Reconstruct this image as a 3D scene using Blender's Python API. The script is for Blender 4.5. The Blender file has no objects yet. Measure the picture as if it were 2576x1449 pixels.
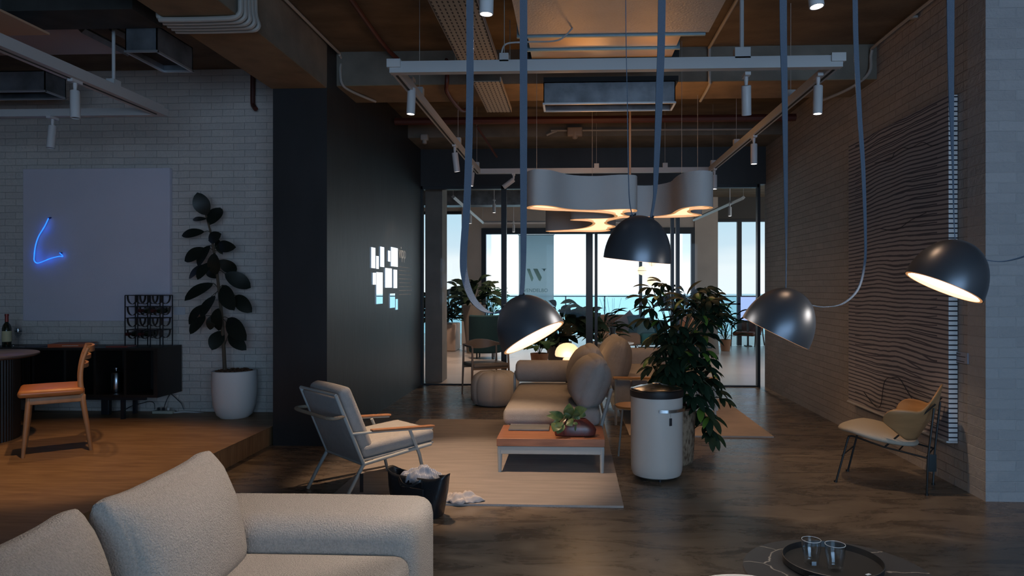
import bpy, math, random
from math import sin, cos, pi, radians as R
from mathutils import Vector as V, Matrix
random.seed(7)
SC = bpy.context.scene
COL = SC.collection

# ------------------------------------------------------------ camera, sky, exposure
FPX, CX, CY, CAMH = 1740.0, 1366.0, 722.0, 1.446
YAW = math.atan(74 / 1740)
cd = bpy.data.cameras.new('camera')
cam = bpy.data.objects.new('camera', cd)
COL.objects.link(cam)
cam.location = (0, 0, CAMH)
cam.rotation_euler = (pi / 2, 0, YAW)
cd.sensor_width = 36
cd.lens = 36 * FPX / 2576
cd.shift_x = -(CX - 1288) / 2576
cd.shift_y = (CY - 724.5) / 2576
cd.clip_end = 20000
SC.camera = cam
SC.view_settings.view_transform = 'Standard'
SC.view_settings.look = 'None'
SC.view_settings.exposure = 0.0
SC.view_settings.gamma = 1.0
SC.view_settings.use_curve_mapping = False
SC.cycles.max_bounces = 7
SC.cycles.diffuse_bounces = 3
SC.cycles.glossy_bounces = 3
SC.cycles.transmission_bounces = 5
SC.cycles.transparent_max_bounces = 12
SC.cycles.sample_clamp_indirect = 3.0
SC.cycles.caustics_reflective = False
SC.cycles.caustics_refractive = False

w = bpy.data.worlds.new('sky')
SC.world = w
w.use_nodes = True
nt = w.node_tree
bg = nt.nodes['Background']
tc = nt.nodes.new('ShaderNodeTexCoord')
sp = nt.nodes.new('ShaderNodeSeparateXYZ')
nz = nt.nodes.new('ShaderNodeTexNoise')
mp = nt.nodes.new('ShaderNodeMapping')
mp.inputs['Scale'].default_value = (2, 2, 14)
ma = nt.nodes.new('ShaderNodeMath'); ma.operation = 'MULTIPLY_ADD'
ma.inputs[1].default_value = 0.06
cr = nt.nodes.new('ShaderNodeValToRGB')
nt.links.new(tc.outputs['Generated'], sp.inputs[0])
nt.links.new(tc.outputs['Generated'], mp.inputs[0])
nt.links.new(mp.outputs[0], nz.inputs['Vector'])
nz.inputs['Scale'].default_value = 1.6
nt.links.new(nz.outputs[0], ma.inputs[0])
nt.links.new(sp.outputs[2], ma.inputs[2])
nt.links.new(ma.outputs[0], cr.inputs[0])
cr.color_ramp.elements[0].position = 0.03
cr.color_ramp.elements[0].color = (1.0, 1.0, 1.0, 1)
cr.color_ramp.elements[1].position = 0.30
cr.color_ramp.elements[1].color = (0.56, 0.71, 0.82, 1)
e = cr.color_ramp.elements.new(0.06); e.color = (1.0, 0.98, 0.98, 1)
e = cr.color_ramp.elements.new(0.085); e.color = (0.72, 0.82, 0.90, 1)
e = cr.color_ramp.elements.new(0.14); e.color = (0.60, 0.77, 0.88, 1)
nt.links.new(cr.outputs[0], bg.inputs[0])
bg.inputs[1].default_value = 1.7

def area(name, loc, rot, sx, sy, power, color, portal=False, spread=None):
    l = bpy.data.lights.new(name, 'AREA')
    l.shape = 'RECTANGLE'; l.size = sx; l.size_y = sy
    l.energy = power; l.color = color
    if spread: l.spread = spread
    if portal: l.cycles.is_portal = True
    o = bpy.data.objects.new(name, l)
    COL.objects.link(o)
    o.location = loc; o.rotation_euler = rot
    return o
COOL = (0.40, 0.62, 1.0)
WARM = (1.0, 0.50, 0.20)
# daylight through the window behind the camera, and through the sea front
area('rear_window_daylight', (2.0, -4.85, 1.6), (pi / 2, 0, 0.08), 6.0, 2.8, 225, (0.30, 0.60, 1.0))
area('sea_front_portal', (0.45, 17.45, 1.6), (-pi / 2, 0, 0), 5.4, 2.6, 1, (1, 1, 1), portal=True)
area('sea_front_portal_west', (-3.6, 17.45, 1.7), (-pi / 2, 0, 0), 3.4, 3.1, 1, (1, 1, 1), portal=True)
area('sea_front_portal_east', (5.6, 17.45, 1.7), (-pi / 2, 0, 0), 3.4, 3.0, 1, (1, 1, 1), portal=True)

# ------------------------------------------------------------ picture <-> room
RT = V((cos(YAW), sin(YAW), 0)); FW = V((-sin(YAW), cos(YAW), 0))
def ray(u, v): return RT * ((u - CX) / FPX) + FW + V((0, 0, -(v - CY) / FPX))
def atz(u, v, z):
    d = ray(u, v); return V((0, 0, CAMH)) + d * ((z - CAMH) / d.z)
def aty(u, v, y):
    d = ray(u, v); return V((0, 0, CAMH)) + d * (y / d.y)
def atx(u, v, x):
    d = ray(u, v); return V((0, 0, CAMH)) + d * (x / d.x)
def atd(u, v, D): return V((0, 0, CAMH)) + ray(u, v) * D

# ------------------------------------------------------------ materials
MATS = {}
def mat(name, col, rough=0.6, metal=0.0, emit=None, es=1.0, bump=0.0, bscale=60, var=0.0, vscale=8, col2=None,
        stretch=None, spec=0.5, sheen=0.0, detail=4, coat=0.0, world=False):
    if name in MATS: return MATS[name]
    m = bpy.data.materials.new(name); m.use_nodes = True
    t = m.node_tree; b = t.nodes['Principled BSDF']
    b.inputs['Base Color'].default_value = (*col, 1)
    b.inputs['Roughness'].default_value = rough
    b.inputs['Metallic'].default_value = metal
    b.inputs['Specular IOR Level'].default_value = spec
    if sheen: b.inputs['Sheen Weight'].default_value = sheen
    if coat: b.inputs['Coat Weight'].default_value = coat
    if emit:
        b.inputs['Emission Color'].default_value = (*emit, 1)
        b.inputs['Emission Strength'].default_value = es
    if world:
        tcn = t.nodes.new('ShaderNodeNewGeometry'); src = tcn.outputs['Position']
    else:
        tcn = t.nodes.new('ShaderNodeTexCoord'); src = tcn.outputs['Object']
    if stretch:
        mpn = t.nodes.new('ShaderNodeMapping'); mpn.inputs['Scale'].default_value = stretch
        t.links.new(src, mpn.inputs[0]); src = mpn.outputs[0]
    if var or col2:
        n = t.nodes.new('ShaderNodeTexNoise'); n.inputs['Scale'].default_value = vscale
        n.inputs['Detail'].default_value = detail
        t.links.new(src, n.inputs['Vector'])
        r = t.nodes.new('ShaderNodeValToRGB')
        c2 = col2 if col2 else tuple(c * (1 - var) for c in col)
        r.color_ramp.elements[0].position = 0.32; r.color_ramp.elements[0].color = (*c2, 1)
        r.color_ramp.elements[1].position = 0.68; r.color_ramp.elements[1].color = (*col, 1)
        t.links.new(n.outputs[0], r.inputs[0]); t.links.new(r.outputs[0], b.inputs['Base Color'])
    if bump:
        n2 = t.nodes.new('ShaderNodeTexNoise'); n2.inputs['Scale'].default_value = bscale
        n2.inputs['Detail'].default_value = 3
        t.links.new(src, n2.inputs['Vector'])
        bp = t.nodes.new('ShaderNodeBump'); bp.inputs['Strength'].default_value = bump
        bp.inputs['Distance'].default_value = 0.01
        t.links.new(n2.outputs[0], bp.inputs['Height']); t.links.new(bp.outputs[0], b.inputs['Normal'])
    MATS[name] = m
    return m

def brick_mat(name, axis, c1, c2, mortar):
    m = bpy.data.materials.new(name); m.use_nodes = True
    t = m.node_tree; b = t.nodes['Principled BSDF']; b.inputs['Roughness'].default_value = 0.72
    g = t.nodes.new('ShaderNodeNewGeometry'); s = t.nodes.new('ShaderNodeSeparateXYZ'); c = t.nodes.new('ShaderNodeCombineXYZ')
    t.links.new(g.outputs['Position'], s.inputs[0])
    t.links.new(s.outputs[axis], c.inputs[0]); t.links.new(s.outputs[2], c.inputs[1])
    wn = t.nodes.new('ShaderNodeTexNoise'); wn.inputs['Scale'].default_value = 5.0
    t.links.new(g.outputs['Position'], wn.inputs['Vector'])
    vm = t.nodes.new('ShaderNodeVectorMath'); vm.operation = 'MULTIPLY_ADD'
    vm.inputs[1].default_value = (0.012, 0.012, 0)
    t.links.new(wn.outputs['Color'], vm.inputs[0]); t.links.new(c.outputs[0], vm.inputs[2])
    bt = t.nodes.new('ShaderNodeTexBrick')
    bt.inputs['Scale'].default_value = 1.0
    bt.inputs['Brick Width'].default_value = 0.23; bt.inputs['Row Height'].default_value = 0.0695
    bt.inputs['Mortar Size'].default_value = 0.0035; bt.inputs['Mortar Smooth'].default_value = 0.6
    bt.inputs['Color1'].default_value = (*c1, 1); bt.inputs['Color2'].default_value = (*c2, 1)
    bt.inputs['Mortar'].default_value = (*mortar, 1)
    t.links.new(vm.outputs[0], bt.inputs['Vector']); t.links.new(bt.outputs['Color'], b.inputs['Base Color'])
    n2 = t.nodes.new('ShaderNodeTexNoise'); n2.inputs['Scale'].default_value = 26; n2.inputs['Detail'].default_value = 5
    t.links.new(g.outputs['Position'], n2.inputs['Vector'])
    mm = t.nodes.new('ShaderNodeMath'); mm.operation = 'MULTIPLY_ADD'; mm.inputs[1].default_value = -1.2
    t.links.new(bt.outputs['Fac'], mm.inputs[0]); t.links.new(n2.outputs[0], mm.inputs[2])
    bp = t.nodes.new('ShaderNodeBump'); bp.inputs['Strength'].default_value = 0.65; bp.inputs['Distance'].default_value = 0.016
    t.links.new(mm.outputs[0], bp.inputs['Height']); t.links.new(bp.outputs[0], b.inputs['Normal'])
    return m

def thin_glass(name, tint, refl=0.004, rough=0.0):
    m = bpy.data.materials.new(name); m.use_nodes = True
    t = m.node_tree; t.nodes.remove(t.nodes['Principled BSDF'])
    out = t.nodes['Material Output']
    tr = t.nodes.new('ShaderNodeBsdfTransparent'); tr.inputs[0].default_value = (*tint, 1)
    gl = t.nodes.new('ShaderNodeBsdfGlossy'); gl.inputs['Roughness'].default_value = rough
    lw = t.nodes.new('ShaderNodeLayerWeight'); lw.inputs[0].default_value = 0.5
    pw = t.nodes.new('ShaderNodeMath'); pw.operation = 'POWER'; pw.inputs[1].default_value = 4.0
    t.links.new(lw.outputs['Facing'], pw.inputs[0])
    fr = t.nodes.new('ShaderNodeMath'); fr.operation = 'MULTIPLY_ADD'; fr.inputs[1].default_value = 0.3 + refl * 8; fr.inputs[2].default_value = refl
    t.links.new(pw.outputs[0], fr.inputs[0])
    mx = t.nodes.new('ShaderNodeMixShader')
    t.links.new(fr.outputs[0], mx.inputs[0]); t.links.new(tr.outputs[0], mx.inputs[1]); t.links.new(gl.outputs[0], mx.inputs[2])
    t.links.new(mx.outputs[0], out.inputs[0])
    return m

# ------------------------------------------------------------ mesh builder
OM = {}
class MB:
    def __init__(s): s.v = []; s.f = []; s.M = Matrix()
    def add(s, vs, fs):
        o = len(s.v); s.v += [s.M @ V(p) for p in vs]; s.f += [tuple(i + o for i in f) for f in fs]; return s
    def box(s, x0, x1, y0, y1, z0, z1):
        vs = [(x, y, z) for z in (z0, z1) for y in (y0, y1) for x in (x0, x1)]
        return s.add(vs, [(0, 2, 3, 1), (4, 5, 7, 6), (0, 1, 5, 4), (2, 6, 7, 3), (0, 4, 6, 2), (1, 3, 7, 5)])
    def tube(s, pts, r, n=8, cap=True, closed=False):
        pts = [V(p) for p in pts]; k = len(pts)
        rs = r if isinstance(r, (list, tuple)) else [r] * k
        vs = []; up = None
        for i, p in enumerate(pts):
            if closed: t = pts[(i + 1) % k] - pts[i - 1]
            else: t = pts[min(i + 1, k - 1)] - pts[max(i - 1, 0)]
            t.normalize()
            if up is None:
                up = V((0, 0, 1)) if abs(t.z) < 0.9 else V((1, 0, 0))
            a = t.cross(up)
            if a.length < 1e-5: a = t.cross(V((1, 0, 0)))
            a.normalize(); b = a.cross(t).normalized(); up = b
            for j in range(n):
                q = 2 * pi * j / n
                vs.append(p + a * (cos(q) * rs[i]) + b * (sin(q) * rs[i]))
        fs = [(i * n + j, i * n + (j + 1) % n, (i + 1) * n + (j + 1) % n, (i + 1) * n + j) for i in range(k - 1) for j in range(n)]
        if closed: fs += [((k - 1) * n + j, (k - 1) * n + (j + 1) % n, (j + 1) % n, j) for j in range(n)]
        elif cap: fs += [tuple(reversed(range(n))), tuple(range((k - 1) * n, k * n))]
        return s.add(vs, fs)
    def lathe(s, prof, c=(0, 0, 0), n=32, axis=None, closed=False, cap=True):
        c = V(c)
        q = V((0, 0, 1)).rotation_difference(V(axis)) if axis else None
        vs = []
        for r, z in prof:
            for j in range(n):
                a = 2 * pi * j / n; p = V((r * cos(a), r * sin(a), z))
                if q: p = q @ p
                vs.append(c + p)
        k = len(prof); fs = []
        for i in range(k - 1 + (1 if closed else 0)):
            i2 = (i + 1) % k
            for j in range(n): fs.append((i * n + j, i * n + (j + 1) % n, i2 * n + (j + 1) % n, i2 * n + j))
        if not closed and cap:
            if prof[0][0] > 1e-6: fs.append(tuple(reversed(range(n))))
            if prof[-1][0] > 1e-6: fs.append(tuple(range((k - 1) * n, k * n)))
        return s.add(vs, fs)
    def prism(s, out, z0, z1, cap=True):
        n = len(out); vs = [(x, y, z0) for x, y in out] + [(x, y, z1) for x, y in out]
        fs = [(i, (i + 1) % n, n + (i + 1) % n, n + i) for i in range(n)]
        if cap: fs += [tuple(reversed(range(n))), tuple(range(n, 2 * n))]
        return s.add(vs, fs)
    def strap(s, pts, wdir, width, th=0.002):
        pts = [V(p) for p in pts]; k = len(pts); vs = []
        for i, p in enumerate(pts):
            t = (pts[min(i + 1, k - 1)] - pts[max(i - 1, 0)]).normalized()
            wd = V(wdir[i] if isinstance(wdir, list) else wdir); wd = (wd - t * wd.dot(t)).normalized()
            nn = t.cross(wd); ww = (width[i] if isinstance(width, list) else width) / 2
            for a, b in ((-1, -1), (1, -1), (1, 1), (-1, 1)): vs.append(p + wd * ww * a + nn * th * b)
        fs = [(i * 4 + j, i * 4 + (j + 1) % 4, i * 4 + 4 + (j + 1) % 4, i * 4 + 4 + j) for i in range(k - 1) for j in range(4)]
        fs += [(3, 2, 1, 0), (k * 4 - 4, k * 4 - 3, k * 4 - 2, k * 4 - 1)]
        return s.add(vs, fs)
    def rbox(s, c, size, r=0.03, puff=(0, 0, 0), n=6, rot=None, fn=None):
        h = [a / 2 for a in size]; c = V(c); r = min(r, min(h) * 0.98)
        def ax(H):
            q = [-H + r * (1 - cos(pi / 2 * t)) for t in (0, .34, .67)]
            inner = [-(H - r) + 2 * (H - r) * i / n for i in range(n + 1)]
            return q + inner + [-x for x in reversed(q)]
        A = [ax(H) for H in h]
        vs = []; fs = []; idx = {}
        def vert(p):
            key = tuple(round(x, 6) for x in p)
            if key in idx: return idx[key]
            inn = V([max(-(h[i] - r), min(h[i] - r, p[i])) for i in range(3)])
            d = V(p) - inn
            o = inn + d.normalized() * r if d.length > 1e-9 else V(p)
            f = [1 - (p[i] / h[i]) ** 2 for i in range(3)]
            for i in range(3):
                if puff[i]:
                    o[i] += puff[i] * (p[i] / h[i]) * f[(i + 1) % 3] * f[(i + 2) % 3]
            if fn: o = fn(o, p, h)
            if rot: o = rot @ o
            idx[key] = len(vs); vs.append(c + o); return idx[key]
        for i in range(3):
            j, k = (i + 1) % 3, (i + 2) % 3
            for sg in (-1, 1):
                for a in range(len(A[j]) - 1):
                    for b in range(len(A[k]) - 1):
                        q = []
                        for aa, bb in ((a, b), (a + 1, b), (a + 1, b + 1), (a, b + 1)):
                            p = [0, 0, 0]; p[i] = sg * h[i]; p[j] = A[j][aa]; p[k] = A[k][bb]; q.append(vert(p))
                        fs.append(tuple(q if sg > 0 else reversed(q)))
        return s.add(vs, fs)
    def pillow(s, M, wx, wy, th, n=18, pinch=0.06, pw=2.2):
        """pillow in local xy, thickness along z, corners drawn out"""
        vs = []; fs = []
        for sg in (-1, 1):
            for i in range(n + 1):
                for j in range(n + 1):
                    a = sin(pi / 2 * (2 * i / n - 1)); b = sin(pi / 2 * (2 * j / n - 1))
                    t = (max(0, (1 - abs(a) ** pw) * (1 - abs(b) ** pw))) ** 0.5
                    x = a * wx / 2 * (1 - pinch * (1 - b * b)); y = b * wy / 2 * (1 - pinch * (1 - a * a))
                    vs.append(M @ V((x, y, sg * t * th / 2)))
        N = (n + 1) ** 2
        for i in range(n):
            for j in range(n):
                q = (i * (n + 1) + j, (i + 1) * (n + 1) + j, (i + 1) * (n + 1) + j + 1, i * (n + 1) + j + 1)
                fs.append(tuple(reversed(q))); fs.append(tuple(k + N for k in q))
        return s.add(vs, fs)
    def leaf(s, base, tip, width, nrm, arch=0.12, n=8, fold=0.15, shape=0.0, th=0.0):
        base = V(base); tip = V(tip); d = tip - base; L = d.length
        if L < 1e-6: return s
        t = d / L; nrm = V(nrm); sd = t.cross(nrm)
        if sd.length < 1e-4: sd = t.cross(V((0.3, 0.2, 1)))
        sd.normalize(); up = sd.cross(t)
        vs = []
        for i in range(n + 1):
            q = i / n
            ww = width / 2 * max(0.0, sin(pi * min(1, q ** (1 - 0.25 * shape)))) ** (0.65 if shape == 0 else 0.8)
            p = base + t * (L * q) + up * (arch * L * sin(pi * q))
            vs += [p - sd * ww + up * (fold * ww), p, p + sd * ww + up * (fold * ww)]
        fs = []
        for i in range(n):
            a = i * 3
            fs += [(a, a + 1, a + 4, a + 3), (a + 1, a + 2, a + 5, a + 4)]
        return s.add(vs, fs)
    def build(s, name, m, parent=None, local=False, smooth=None, bevel=0, sub=0):
        me = bpy.data.meshes.new(name)
        if parent is not None and not local:
            inv = OM[parent.name].inverted(); vs = [inv @ p for p in s.v]
        else: vs = s.v
        me.from_pydata([tuple(p) for p in vs], [], s.f)
        me.materials.append(m)
        o = bpy.data.objects.new(name, me); COL.objects.link(o)
        if parent is not None: o.parent = parent; OM[o.name] = OM[parent.name]
        else: OM[o.name] = Matrix()
        me.polygons.foreach_set('use_smooth', [True] * len(me.polygons))
        if smooth is None: smooth = 40
        if hasattr(me, 'set_sharp_from_angle'): me.set_sharp_from_angle(angle=R(smooth))
        if bevel:
            b = o.modifiers.new('bevel', 'BEVEL'); b.width = bevel; b.segments = 2; b.limit_method = 'ANGLE'
        if sub:
            b = o.modifiers.new('sub', 'SUBSURF'); b.levels = sub; b.render_levels = sub
        return o

def thing(name, label, cat, loc=(0, 0, 0), rz=0, group=None):
    o = bpy.data.objects.new(name, None); COL.objects.link(o)
    o.location = loc; o.rotation_euler = (0, 0, rz); o.empty_display_size = 0.1
    OM[o.name] = Matrix.Translation(V(loc)) @ Matrix.Rotation(rz, 4, 'Z')
    return tag(o, label, cat, group)
def tag(o, label, cat, group=None, kind=None):
    o['label'] = label; o['category'] = cat
    if group: o['group'] = group
    if kind: o['kind'] = kind
    return o
def struct(name, mb, m, label=None, **k):
    o = mb.build(name, m, **k); o['kind'] = 'structure'
    if label: o['label'] = label
    return o
def text(name, body, size, m, parent, Mw, extrude=0.001, align='LEFT', bold=0.0):
    c = bpy.data.curves.new(name, 'FONT'); c.body = body; c.size = size; c.extrude = extrude
    c.align_x = align; c.offset = bold
    c.materials.append(m)
    tmp = bpy.data.objects.new('tmp', c); COL.objects.link(tmp)
    bpy.context.view_layer.update()
    me = bpy.data.meshes.new_from_object(tmp.evaluated_get(bpy.context.evaluated_depsgraph_get()))
    bpy.data.objects.remove(tmp); me.name = name
    if not me.materials: me.materials.append(m)
    o = bpy.data.objects.new(name, me); COL.objects.link(o)
    o.parent = parent; o.matrix_local = OM[parent.name].inverted() @ Mw
    return o
def smooth_path(pts, n=6):
    pts = [V(p) for p in pts]; out = []
    P = [pts[0]] + pts + [pts[-1]]
    for i in range(1, len(P) - 2):
        for k in range(n):
            t = k / n; a, b, c, d = P[i - 1], P[i], P[i + 1], P[i + 2]
            out.append(0.5 * ((2 * b) + (c - a) * t + (2 * a - 5 * b + 4 * c - d) * t * t + (3 * b - a - 3 * c + d) * t ** 3))
    out.append(pts[-1]); return out
# ------------------------------------------------------------ setting
GY = 10.15      # inner glass wall
FY = 17.3       # sea front
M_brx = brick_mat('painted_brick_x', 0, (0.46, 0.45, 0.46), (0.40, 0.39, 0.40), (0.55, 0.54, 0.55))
M_brl = brick_mat('painted_brick_left', 0, (0.64, 0.59, 0.55), (0.57, 0.53, 0.50), (0.46, 0.43, 0.41))  # brick lightened to make up for weak light; joints darkened for relief shade
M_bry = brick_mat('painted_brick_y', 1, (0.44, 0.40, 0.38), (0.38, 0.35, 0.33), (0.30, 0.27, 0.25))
M_slab = mat('board_formed_slab', (0.17, 0.125, 0.08), 0.85, var=0.45, vscale=2.2, stretch=(1, 2, 1), bump=0.3, bscale=30, world=True)
M_conc = mat('grey_concrete', (0.22, 0.20, 0.165), 0.85, var=0.35, vscale=3.5, bump=0.3, bscale=35, world=True)
M_soff = mat('beam_soffit_formwork', (0.26, 0.185, 0.11), 0.8, var=0.3, vscale=5, world=True)
M_black = mat('black_wall_paint', (0.028, 0.029, 0.032), 0.45, bump=0.15, bscale=14, var=0.25, vscale=5, world=True, stretch=(1, 1, 0.3))
M_frame = mat('black_window_frame', (0.02, 0.024, 0.03), 0.4)
M_white = mat('white_paint_metal', (0.62, 0.62, 0.62), 0.5)
M_plast = mat('beige_plaster', (0.55, 0.47, 0.41), 0.8, var=0.12, vscale=2, world=True)

# polished brown concrete floor
mf = bpy.data.materials.new('polished_brown_concrete'); mf.use_nodes = True
t = mf.node_tree; b = t.nodes['Principled BSDF']
g = t.nodes.new('ShaderNodeNewGeometry')
mpn = t.nodes.new('ShaderNodeMapping'); mpn.inputs['Scale'].default_value = (1.0, 3.3, 1)
t.links.new(g.outputs['Position'], mpn.inputs[0])
n1 = t.nodes.new('ShaderNodeTexNoise'); n1.inputs['Scale'].default_value = 1.8; n1.inputs['Detail'].default_value = 9; n1.inputs['Roughness'].default_value = 0.68
n1.inputs['Distortion'].default_value = 1.2
t.links.new(mpn.outputs[0], n1.inputs['Vector'])
r = t.nodes.new('ShaderNodeValToRGB')
r.color_ramp.elements[0].position = 0.36; r.color_ramp.elements[0].color = (0.080, 0.064, 0.052, 1)
r.color_ramp.elements[1].position = 0.66; r.color_ramp.elements[1].color = (0.235, 0.195, 0.155, 1)
e = r.color_ramp.elements.new(0.5); e.color = (0.145, 0.118, 0.093, 1)
t.links.new(n1.outputs[0], r.inputs[0]); t.links.new(r.outputs[0], b.inputs['Base Color'])
r2 = t.nodes.new('ShaderNodeMapRange'); r2.inputs[3].default_value = 0.18; r2.inputs[4].default_value = 0.38
t.links.new(n1.outputs[0], r2.inputs[0]); t.links.new(r2.outputs[0], b.inputs['Roughness'])
b.inputs['Specular IOR Level'].default_value = 0.45
M_floor = mf
M_oak = mat('oak_planks', (0.36, 0.235, 0.13), 0.45, col2=(0.23, 0.14, 0.075), vscale=3, stretch=(1.2, 9, 1), world=True, spec=0.35)
M_floor2 = mat('pale_screed_floor', (0.46, 0.42, 0.40), 0.30, var=0.15, vscale=1.5, world=True)
M_fabricrug = mat('wool_rug', (0.47, 0.43, 0.41), 0.95, var=0.18, vscale=5, stretch=(0.5, 4, 1), bump=0.6, bscale=220, world=True)

struct('floor', MB().box(-9, 7, -5, GY, -0.15, 0), M_floor, label='dark brown polished concrete floor')
struct('floor_terrace_room', MB().box(-9, 9, GY, FY, -0.15, -0.002), M_floor2, label='pale floor of the room behind the glass')
struct('floor_platform', MB().box(-9, -2.76, -5, 6.92, 0, 0.165).box(-9, -2.745, -5, 6.92, 0.165, 0.172), M_oak, label='raised oak floor platform on the left')
struct('ceiling', MB().box(-9, 9, -5, GY, 3.67, 3.95), M_slab, label='brown board formed concrete ceiling')
struct('ceiling_terrace_room', MB().box(-9, 9, GY, FY + 0.3, 3.67, 3.95), M_slab)
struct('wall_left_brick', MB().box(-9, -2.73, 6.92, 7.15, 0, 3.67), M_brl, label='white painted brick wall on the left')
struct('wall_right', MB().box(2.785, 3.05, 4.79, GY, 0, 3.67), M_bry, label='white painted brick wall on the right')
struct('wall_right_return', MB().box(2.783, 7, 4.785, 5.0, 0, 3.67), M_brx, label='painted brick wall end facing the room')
struct('wall_dark', MB().box(-2.73, -2.23, 6.2, GY - 0.02, 0, 3.67), M_black, label='black painted wall with mirror tiles')
struct('wall_west', MB().box(-9.2, -9, -5, FY, 0, 3.67), M_plast)
struct('wall_east', MB().box(7, 7.2, -5, 5, 0, 3.67), M_plast)
wb = MB().box(-9, -1, -5.2, -5, 0, 3.67).box(5.4, 7, -5.2, -5, 0, 3.67).box(-1, 5.4, -5.2, -5, 0, 0.45).box(-1, 5.4, -5.2, -5, 3.05, 3.67)
struct('wall_back', wb, M_plast)
wf = MB()
for x in (-1, 0.6, 2.2, 3.8, 5.35): wf.box(x, x + 0.05, -5.12, -5.04, 0.45, 3.05)
wf.box(-1, 5.4, -5.12, -5.04, 0.45, 0.5).box(-1, 5.4, -5.12, -5.04, 3.0, 3.05)
struct('window_1', wf, M_frame, label='window frame behind the camera')
struct('wall_header', MB().box(-2.75, 2.785, GY - 0.06, GY + 0.1, 2.93, 3.67), M_black, label='black header above the glass wall')
# beams
bm = MB().box(-2.74, -2.23, -5, 6.2, 3.26, 3.67)
struct('trim_1', bm, M_conc, label='long concrete beam on the left')
struct('trim_2', MB().box(-2.738, -2.232, -5, 6.19, 3.252, 3.26), M_soff, label='soffit of the long beam')
struct('trim_3', MB().box(-2.23, 2.785, 6.46, 7.05, 3.355, 3.67), M_conc, label='concrete cross beam')
struct('trim_4', MB().box(-2.23, 2.785, 6.461, 7.05, 3.347, 3.355), M_soff)
struct('trim_5', MB().box(-2.23, 2.785, 9.3, GY - 0.06, 3.47, 3.67), M_conc, label='far concrete cross beam')
struct('trim_6', MB().box(-2.24, -1.98, GY + 0.3, GY + 0.7, 0, 3.67), mat('raw_column', (0.27, 0.23, 0.20), 0.8, var=0.2, vscale=4, world=True), label='plaster column behind the glass')

# inner glass wall, frame and sliding leaves
def X(u, y=GY, v=CY): return aty(u, v, y).x
fr = MB()
for u, wd in ((1061, .045), (1268, .075), (1907, .04)):
    x = X(u); fr.box(x - wd / 2, x + wd / 2, GY - 0.05, GY + 0.05, 0, 2.93)
for u0, u1 in ((1474, 1491), (1496, 1503), (1687, 1695), (1700, 1709)):
    fr.box(X(u0), X(u1), GY - 0.04, GY + 0.04, 0, 2.93)
fr.box(X(1061), X(1907), GY - 0.05, GY + 0.05, 2.885, 2.93)
fr.box(X(1061), X(1268), GY - 0.03, GY + 0.03, 0, 0.02).box(X(1709), X(1907), GY - 0.03, GY + 0.03, 0, 0.02)
struct('window_2', fr, M_frame, label='black mullions of the inner glass wall')
M_g1 = thin_glass('clear_pane', (0.965, 0.98, 0.985))
for i, (u0, u1) in enumerate(((1064, 1264), (1272, 1474), (1503, 1687), (1709, 1904))):
    struct('window_%d' % (3 + i), MB().box(X(u0), X(u1), GY - 0.006, GY + 0.006, 0.02, 2.885), M_g1, label='clear pane of the inner glass wall')
struct('trim_7', MB().box(X(1062), X(1907), GY - 0.02, GY + 0.02, 2.93, 2.945), mat('steel_track', (0.35, 0.42, 0.5), 0.3, 0.8))

# sea front: columns, header, frames
def X2(u): return aty(u, CY, FY).x
struct('wall_column_west', MB().box(X2(1162), X2(1213), FY - 0.05, FY + 0.5, 0, 3.67), M_plast, label='plaster column left of the balcony doors')
struct('wall_column_east', MB().box(X2(1747), X2(1805), FY - 0.05, FY + 0.5, 0, 3.67), M_plast, label='plaster column right of the balcony doors')
struct('wall_door_header', MB().box(X2(1213), X2(1747), FY - 0.02, FY + 0.4, 2.92, 3.67), M_plast)
struct('wall_header_west', MB().box(-9, X2(1162), FY, FY + 0.4, 3.35, 3.67), M_plast)
struct('wall_header_east', MB().box(X2(1805), 9, FY, FY + 0.4, 3.12, 3.67), mat('dark_header', (0.06, 0.055, 0.05), 0.7))
d = MB()
z1 = aty(1400, 576, FY).z; z0 = aty(1400, 589, FY).z
d.box(X2(1212), X2(1747), FY - 0.06, FY + 0.06, z0, z1 + 0.02)
d.box(X2(1212), X2(1223), FY - 0.06, FY + 0.06, 0, z0).box(X2(1738), X2(1747), FY - 0.06, FY + 0.06, 0, z0)
struct('door_1', d, M_frame, label='dark frame of the open balcony doors')
M_g2 = thin_glass('tinted_pane', (0.74, 0.78, 0.79))
M_g3 = thin_glass('balustrade_glass', (0.80, 0.93, 0.95))
struct('window_7', MB().box(-9, X2(1162), FY + 0.1, FY + 0.115, 0.0, 3.35), M_g2, label='tinted window pane left of the column')
struct('window_8', MB().box(X2(1805), 9, FY + 0.1, FY + 0.115, 0.0, 3.12), M_g2, label='tinted window pane right of the column')
d = MB()
for u0, u1 in ((1855, 1866),): d.box(X2(u0), X2(u1), FY, FY + 0.1, 0, 3.12)
zz = aty(1830, 765, FY).z
d.box(X2(1805), X2(1866), FY, FY + 0.1, zz - 0.015, zz + 0.02)
d.box(X2(1866), X2(1905), FY, FY + 0.1, aty(1, 747, FY).z, aty(1, 743, FY).z)
d.box(X2(1805), 9, FY - .02, FY + 0.1, 3.06, 3.12)
for u in (1905, 1990, 2080): d.box(X2(u), X2(u) + .06, FY, FY + 0.1, 0, 3.12)
struct('window_9', d, M_frame, label='black frame of the tinted windows on the right')
d = MB().box(-9, X2(1162), FY - .02, FY + .1, 3.28, 3.35)
for u in (900, 1010): d.box(X2(u), X2(u) + .06, FY, FY + 0.1, 0, 3.35)
struct('window_10', d, M_frame)
# narrow pale see-through panels beside the doors
M_panel = thin_glass('pale_panel', (0.82, 0.85, 0.89))
for u0, u1, lb in ((1223, 1236, 'narrow pale panel left of the open doors'), (1717, 1738, 'narrow pale panel right of the open doors')):
    o = struct('window_11', MB().box(X2(u0), X2(u1), FY - 0.01, FY + 0.01, 0, z0), M_panel, label=lb)
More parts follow.
